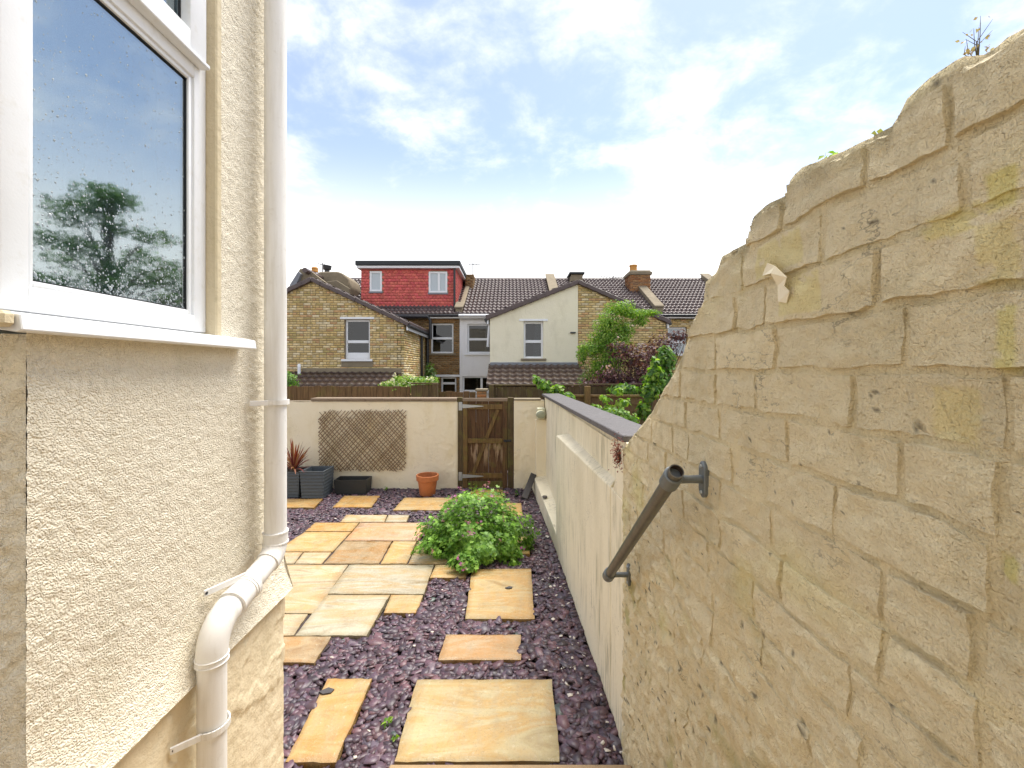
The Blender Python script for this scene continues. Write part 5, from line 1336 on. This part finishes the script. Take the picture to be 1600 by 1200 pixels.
# brick pier beside the fences
bpx0, bpx1 = PX(745, FY), PX(761, FY)
B().box(bpx0 + .01, bpx1 - .01, FY - .12, FY + .1, 0, PZ(611, FY)).build('pier_core', MAT['mortar'], bp)
brickwork(bp, (bpx0 + .01, FY - .12, 0), (1, 0, 0), (0, -1, 0), bpx1 - bpx0 - .02, 0, lambda u: PZ(611, FY), (), OB, zmin=0.02)
B().box(bpx0 - .02, bpx1 + .02, FY - .16, FY + .14, PZ(611, FY) + .003, PZ(608, FY) + .01, .008).build('cap_stone', MAT['cement'], bp)

# ================================================================== plants
def rot_basis(n, tilt, up_bias):
    """random leaf frames: direction d, side s, normal w"""
    w = RNG.normal(0, 1, (n, 3)); w[:, 2] = np.abs(w[:, 2]) + up_bias
    w /= np.linalg.norm(w, axis=1, keepdims=True)
    r = RNG.normal(0, 1, (n, 3)); d = r - (r * w).sum(1, keepdims=True) * w
    d[:, 2] -= tilt; d -= (d * w).sum(1, keepdims=True) * w
    d /= np.linalg.norm(d, axis=1, keepdims=True)
    return d, np.cross(w, d), w
LEAF4 = (np.array([(0, 0, 0), (0.42, 0.30, 0.06), (1.0, 0, -0.10), (0.42, -0.30, 0.06)]), [(0, 1, 2), (0, 2, 3)])
LEAF6 = (np.array([(0, 0, 0), (0.22, 0.30, 0.05), (0.58, 0.30, 0.04), (1.0, 0, -0.14), (0.58, -0.30, 0.04), (0.22, -0.30, 0.05), (0.5, 0, -0.03)]), [(0, 6, 1), (1, 6, 2), (2, 6, 3), (3, 6, 4), (4, 6, 5), (5, 6, 0)])
def palm_leaf():
    pts = [(0.0, 0.0, 0.0)]; fc = []
    ang = np.radians([-150, -125, -95, -70, -48, -24, 0, 24, 48, 70, 95, 125, 150]); rr = [0.55, 0.85, 0.55, 0.95, 0.62, 0.80, 1.05, 0.80, 0.62, 0.95, 0.55, 0.85, 0.55]
    for a, r in zip(ang, rr): pts.append((math.cos(a) * r, math.sin(a) * r, 0.12 * r * r - 0.04 * math.cos(5 * a)))
    for i in range(1, 13): fc.append((0, i, i + 1))
    return np.array(pts), fc
PALM = palm_leaf()
PETAL5 = (np.array([(0, 0, 0)] + [(math.cos(a) * r, math.sin(a) * r, 0.2) for i in range(5) for a, r in ((i * 1.2566, 0.35), (i * 1.2566 + .35, 1.0), (i * 1.2566 + .9, 1.0))]), [(0, 1 + 3 * i, 2 + 3 * i, 3 + 3 * i) for i in range(5)])
def leaves(name, root, pts, size, cols, shape=LEAF4, mat='leaf', tilt=0.3, up=0.6, kind='stuff', dirs=None):
    n = len(pts); tv, tf = shape
    d, s_, w = rot_basis(n, tilt, up)
    if dirs is not None:                     # face outwards
        w = dirs + RNG.normal(0, 0.35, (n, 3)); w[:, 2] += up; w /= np.linalg.norm(w, axis=1, keepdims=True)
        r = RNG.normal(0, 1, (n, 3)); r[:, 2] -= tilt * 2; d = r - (r * w).sum(1, keepdims=True) * w; d /= np.linalg.norm(d, axis=1, keepdims=True); s_ = np.cross(w, d)
    sz = size * RNG.uniform(0.65, 1.3, n)
    v = pts[:, None, :] + sz[:, None, None] * (tv[None, :, 0:1] * d[:, None, :] + tv[None, :, 1:2] * s_[:, None, :] + tv[None, :, 2:3] * w[:, None, :])
    k_ = len(tv)
    f = (np.array(tf)[None] + (np.arange(n) * k_)[:, None, None]).reshape(-1, len(tf[0]))
    cols = np.array(cols); c = cols[RNG.integers(0, len(cols), n)] * RNG.uniform(0.75, 1.25, n)[:, None]
    o = np_mesh(name, v.reshape(-1, 3), f, MAT[mat], root, np.repeat(c, k_, 0))
    if kind: o['kind'] = kind
    return o
def blob(clumps, n, inner=0.35):
    """points in lumpy ellipsoids, thicker towards the outside; returns points and outward directions"""
    cw = np.array([c[1][0] * c[1][1] + c[1][0] * c[1][2] for c in clumps]); ch = RNG.choice(len(clumps), n, p=cw / cw.sum())
    d = RNG.normal(0, 1, (n, 3)); d /= np.linalg.norm(d, axis=1, keepdims=True)
    C = np.array([c[0] for c in clumps])[ch]; R = np.array([c[1] for c in clumps])[ch]
    lump = 1 + 0.30 * fbm(d * 2.3 + ch[:, None] * 5.1, 2, 15)
    rad = (inner + (1 - inner) * RNG.random(n) ** 0.55) * lump
    return C + d * R * rad[:, None], d
def stems(name, root, base, tips, r0=0.012, mat='stem', sag=0.1):
    b_ = B()
    for t in tips:
        a, e = Vector(base), Vector(t); m_ = a.lerp(e, .5) + Vector((random.uniform(-sag, sag), random.uniform(-sag, sag), sag * .6))
        b_.tube([a, a.lerp(m_, .6), m_, m_.lerp(e, .6), e], [r0, r0 * .85, r0 * .65, r0 * .5, r0 * .25], 6)
    return b_.build(name, MAT[mat], root)
GRN = [(0.085, 0.19, 0.022), (0.13, 0.26, 0.030), (0.19, 0.33, 0.045), (0.055, 0.13, 0.020), (0.11, 0.22, 0.04)]
GER = [(0.13, 0.27, 0.03), (0.20, 0.37, 0.05), (0.26, 0.44, 0.07), (0.09, 0.20, 0.025), (0.16, 0.31, 0.05)]
LIME = [(0.22, 0.36, 0.04), (0.15, 0.29, 0.03), (0.28, 0.40, 0.07), (0.10, 0.21, 0.03)]
DKG = [(0.045, 0.11, 0.02), (0.07, 0.16, 0.025), (0.11, 0.20, 0.035)]
PUR = [(0.075, 0.030, 0.038), (0.115, 0.045, 0.050), (0.050, 0.022, 0.030), (0.16, 0.065, 0.065)]

# geranium in the path
gc = Vector((PX(742, 4.98), 4.98, 0.0))
ge = thing('geranium', 'bushy green hardy geranium with small purple flowers spreading over the slate', 'plant', gc)
n = 9500
d = RNG.normal(0, 1, (n, 3)); d[:, 2] = np.abs(d[:, 2]) * 0.9 + 0.02; d /= np.linalg.norm(d, axis=1, keepdims=True)
lump = 1 + 0.42 * fbm(d * 3.1, 3, 33)
rad = np.where(RNG.random(n) < .72, RNG.uniform(.86, 1.05, n), RNG.uniform(.45, .9, n)) * lump
pts = np.array(gc) + d * np.array([0.60, 0.56, 0.48]) * rad[:, None]; pts[:, 2] = np.maximum(pts[:, 2], 0.03)
e_d = RNG.normal(0, 1, (360, 3)); e_d /= np.linalg.norm(e_d, axis=1, keepdims=True); e_d[:, 2] = np.abs(e_d[:, 2])
e_c = np.array(G(722, 893, 0.05)); epts = e_c + e_d * np.array([.16, .12, .14]) * RNG.uniform(.5, 1.05, 360)[:, None] + np.array([0.02, .05, 0.02])
leaves('foliage', ge, np.vstack([pts, epts]), 0.026, GER, PALM, tilt=0.5, up=0.5, dirs=np.vstack([d, e_d]))
tips = pts[RNG.choice(n, 70, replace=False)]
stems('stems', ge, gc, [tuple(t) for t in tips], 0.006)
fi = RNG.choice(np.where((rad > .9) & (d[:, 2] > .15))[0], 40, replace=False)
fp = pts[fi] + d[fi] * 0.055 + np.array([0, 0, 0.03])
fp = np.vstack([fp, e_c + np.array([[0, -.1, .14], [.03, -.12, .08], [-.03, -.1, .18]])])
fp = np.repeat(fp, 4, 0) + RNG.normal(0, .016, (len(fp) * 4, 3))
leaves('flowers', ge, fp, 0.017, [(0.42, 0.13, 0.33), (0.50, 0.20, 0.40), (0.30, 0.08, 0.22), (0.40, 0.22, 0.22)], PETAL5, 'petal', 0, 0.6)

# cordyline in its planter
cx, cy = cordp.location.x + 0.02, cordp.location.y
co = thing('cordyline', 'red spiky cordyline growing in a dark grey cube planter', 'plant', (cx, cy, 0.40))
vs, fs, cs = [], [], []
for i in range(64):
    az, el = random.uniform(0, 2 * math.pi), math.radians(random.uniform(15, 85)); L = random.uniform(.36, .60); w = random.uniform(.008, .014)
    dirv = Vector((math.cos(az) * math.cos(el), math.sin(az) * math.cos(el), math.sin(el))); sd_ = Vector((-math.sin(az), math.cos(az), 0))
    b0 = len(vs); col = np.array(random.choice([(0.20, 0.04, 0.035), (0.28, 0.075, 0.05), (0.13, 0.028, 0.028), (0.30, 0.14, 0.09)]))
    for j, t in enumerate(np.linspace(0, 1, 6)):
        c_ = Vector((cx, cy, 0.42)) + dirv * L * t - Vector((0, 0, .22 * math.cos(el) * t * t)); ww = w * (0.7 + t) * (1 - t ** 3) + .0008
        for s_ in (-1, 1): vs.append(tuple(c_ + sd_ * ww * s_ + Vector((0, 0, 0.25 * ww)))); cs.append(col * random.uniform(.9, 1.1))
        if j: fs.append((b0 + 2 * j - 2, b0 + 2 * j - 1, b0 + 2 * j + 1, b0 + 2 * j))
np_mesh('foliage', np.array(vs), fs, MAT['leaf'], co, np.array(cs))
B().tube([(cx, cy, 0.39), (cx, cy, 0.46)], .03, 10).build('stem', MAT['bark'], co)

# small weeds
def weed(label, base, h, n, size, cols, shape=LEAF6, name='weed', spread=0.5, up=.4):
    t = thing(name, label, 'weed', base)
    tips = []
    for i in range(max(3, n // 5)):
        a = random.uniform(0, 6.28); r = random.uniform(.1, 1) * h * spread
        tips.append((base[0] + math.cos(a) * r, base[1] + math.sin(a) * r, base[2] + h * random.uniform(.55, 1)))
    stems('stems', t, base, tips, h * .011, sag=h * .12)
    tp__ = np.array(tips)[RNG.integers(0, len(tips), n)]; tt = RNG.uniform(.3, 1, (n, 1))
    leaves('foliage', t, np.array(base) * (1 - tt) + tp__ * tt + RNG.normal(0, h * .06, (n, 3)), size, cols, shape, tilt=.2, up=up, kind=None)
    return t
weed('green weed sprouting beside the threshold slab of the gate', tuple(G(741, 772, 0)), .20, 26, .055, LIME)
weed('seedlings growing along the foot of the gate', (PX(778, 7.0), 7.0, 0.0), .12, 30, .035, GRN)
weed('tiny weed at the foot of the cream wall beside the black trough', tuple(G(603, 768, 0)), .10, 16, .03, LIME)
weed('clump of weeds by the wall between the gate and the slate block', (PX(806, 7.0), 7.0, 0.0), .12, 22, .03, GRN)
weed('bright green seedling in the slate beside the big pale slab', tuple(G(606, 1135, .01)), .07, 10, .035, LIME)
weed('small green weed against the edge of the big pale slab', tuple(G(619, 1158, .01)), .05, 10, .022, LIME)
# growing out of the block wall
def on_top(px): 
    y_ = (BX + .03) * F / (px - 800); return (BX + .03, y_, float(top_of(np.array([y_]))[0]) - 0.004)
weed('green fleshy plant rooted on top of the block wall', on_top(1293), .030, 12, .022, LIME, LEAF4)
weed('short grass tuft on top of the block wall', on_top(1378), .022, 8, .014, [(0.25, .25, .1)], LEAF4)
weed('dry pale flowering sprig on top of the block wall', on_top(1528), .060, 46, .006, [(0.35, .28, .2), (.3, .22, .16)], LEAF4, spread=.3)
b_ = (0.585, 2.30, PZ(722, 2.28))
t = thing('stonecrop', 'red stonecrop growing where the low wall meets the block wall', 'plant', b_)
pp = np.array(b_) + RNG.normal(0, 1, (420, 3)) * np.array([.012, .03, .040]) + np.array([-.015, 0, .04])
leaves('foliage', t, pp, .011, [(.20, .05, .045), (.28, .09, .07), (.14, .04, .035)], LEAF4, kind=None)
stems('stems', t, b_, [tuple(q) for q in pp[:24]], .002, sag=.01)

# shrubs in the next gardens
def shrub(name, label, base, clumps, n, size, cols, shape=LEAF6, flowers=None, fsize=.03, nst=14, inner=.35, r0=.02, up=.4, cat='shrub'):
    t = thing(name, label, cat, base)
    pts, d = blob(clumps, n, inner)
    leaves('foliage', t, pts, size, cols, shape, tilt=.4, up=up, dirs=d)
    stems('stems', t, base, [tuple(q) for q in pts[:nst]], r0, sag=.15)
    if flowers:
        nf, fc_, spread = flowers
        ok = np.where(d[:, 1] < .1)[0]; fp = pts[RNG.choice(ok, nf)] + np.array([0, -.06, .03])
        fp = np.repeat(fp, 12, 0) + RNG.normal(0, spread, (nf * 12, 3))
        leaves('flowers', t, fp, fsize, fc_, PETAL5, 'petal', 0, .4)
    return t
def cl(px, py, Y, rx, rz, ry=None): return (tuple(P(px, py, Y)), (rx, ry or rx, rz))
YR = 11.6
shrub('climbing_rose', 'tall arching light green rose climbing in front of the yellow brick gable', (PX(955, YR), YR, 0),
      [cl(950, 505, YR, .42, .40), cl(968, 482, YR, .45, .22), cl(925, 545, YR, .42, .22), cl(910, 556, YR, .18, .30), cl(955, 560, YR, .55, .50), cl(990, 490, YR, .40, .14), cl(915, 600, YR, .25, .35), cl(1018, 488, YR, .25, .10), cl(935, 578, YR, .35, .35), cl(940, 528, YR, .40, .35), cl(975, 515, YR, .35, .35), cl(962, 535, YR, .5, .4), cl(1000, 500, YR, .25, .2)],
      14000, .060, LIME, LEAF4, None, nst=22, inner=.0, r0=.012)
YP = 10.6
shrub('purple_elder', 'dark purple leaved shrub with pink flower heads', (PX(985, YP), YP, 0),
      [cl(1000, 560, YP, .62, .38), cl(955, 590, YP, .55, .28), cl(1035, 545, YP, .45, .42), cl(1060, 525, YP, .3, .18), cl(925, 603, YP, .45, .20), cl(905, 608, YP, .3, .12), cl(985, 600, YP, .6, .25), cl(970, 545, YP, .35, .25), cl(1010, 590, YP, .6, .35)],
      5200, .08, PUR, LEAF4, (14, [(.72, .46, .46), (.66, .38, .40)], .055), .030, nst=40, inner=.25)
YV = 7.2
shrub('climbing_vine', 'bright green large leaved climber beside the raked end of the block wall', (PX(1015, YV), YV, 0),
      [cl(1024, 585, YV, .11, .16), cl(1016, 612, YV, .13, .20), cl(1006, 640, YV, .12, .16), cl(1022, 566, YV, .06, .08), cl(985, 607, YV, .10, .04)],
      620, .085, LIME + DKG, LEAF6, None, nst=16, inner=.3, r0=.012, cat='climber')
YW = 8.0
shrub('leafy_shrub', 'fresh green shrub leaning over the coping of the low wall', (PX(880, YW), YW, 0),
      [cl(850, 600, YW, .12, .10), cl(868, 610, YW, .17, .10), cl(885, 620, YW, .17, .08), cl(838, 592, YW, .06, .05)], 420, .085, LIME + GRN, LEAF6, None, nst=14, r0=.01)
YQ = 5.6
shrub('leafy_shrub', 'small leaved green bush growing behind the low wall under the lap fence', (PX(960, YQ), YQ, 0),
      [cl(930, 638, YQ, .11, .06), cl(950, 646, YQ, .12, .07), cl(972, 650, YQ, .14, .12), cl(985, 660, YQ, .12, .12), cl(905, 636, YQ, .10, .05)], 760, .050, LIME + GRN, LEAF6, None, nst=14, r0=.01)
YS = 6.6
for px, py, lab in ((968, 612, 'young green shoot with broad pale leaves in front of the lap fence'), (946, 622, 'leafy sprig rising between the shoot and the low wall')):
    shrub('young_plant', lab, (PX(px, YS), YS, 0), [cl(px, py, YS, .07, .05), cl(px + 6, py + 16, YS, .10, .05), cl(px - 4, py + 26, YS, .06, .06)], 110, .070, LIME, LEAF6, None, nst=8, r0=.006, cat='plant')
YO = 9.2
shrub('rambling_rose', 'white flowering rambling rose over the mossy fence panel', (PX(635, YO), YO, 0),
      [cl(610, 600, YO, .22, .07), cl(632, 594, YO, .28, .11), cl(655, 595, YO, .30, .10), cl(675, 594, YO, .18, .10), cl(645, 606, YO, .5, .12), cl(600, 604, YO, .15, .05)], 2600, .055, LIME, LEAF4, (26, [(.78, .76, .70), (.74, .68, .60)], .025), .020, nst=20)
shrub('rose_bush', 'green bush with white flowers at the gutter end of the lean-to roof', (PX(452, YO + .6), YO + .6, 0),
      [cl(450, 595, YO + .6, .25, .22), cl(436, 600, YO + .6, .4, .3)], 1100, .06, GRN, LEAF4, (8, [(.78, .76, .70)], .025), .02, nst=12)
shrub('evergreen_bush', 'dark evergreen growing in the gap behind the brick wing', (PX(672, 15.5), 15.5, 0), [cl(672, 590, 15.5, .22, .55)], 700, .08, DKG, LEAF4, None, nst=6)
shrub('evergreen_bush', 'dark green foliage filling the gap under the purple shrub', (PX(1005, 9.0), 9.0, 0),
      [cl(975, 608, 9.0, .32, .10), cl(1030, 600, 9.0, .35, .35), cl(1040, 560, 9.0, .22, .3)], 1800, .085, DKG + GRN, LEAF6, None, nst=12)

# tree beyond the block wall: the one mirrored in the window
tb = Vector((12.6, 15.2, 0))
tree = thing('tree', 'leafy green tree standing beyond the block wall, mirrored in the window', 'tree', tb)
b_ = B(); b_.tube([tb, tb + Vector((.1, 0, 2.0)), tb + Vector((-.1, .1, 4.0)), tb + Vector((0, 0, 8.0))], [.22, .18, .12, .03], 10)
tcl = []
for i in range(60):
    z = 2.2 + 6.2 * random.random() ** 1.25; R = 4.4 * (1 - ((z - 2.2) / 6.9)) ** .9 + .2; a = random.uniform(0, 6.28); r = R * random.uniform(.35, 1)
    c_ = tb + Vector((math.cos(a) * r, math.sin(a) * r, z)); tcl.append((tuple(c_), (.75, .75, .34)))
    b_.tube([tb + Vector((0, 0, z * .72)), tb.lerp(c_, .5) + Vector((0, 0, z * .42)), c_], [.06, .04, .012], 6)
b_.build('trunk', MAT['bark'], tree)
pts, d = blob(tcl, 13000, .15)
leaves('crown', tree, pts, .15, DKG, LEAF4, tilt=.3, up=.4)
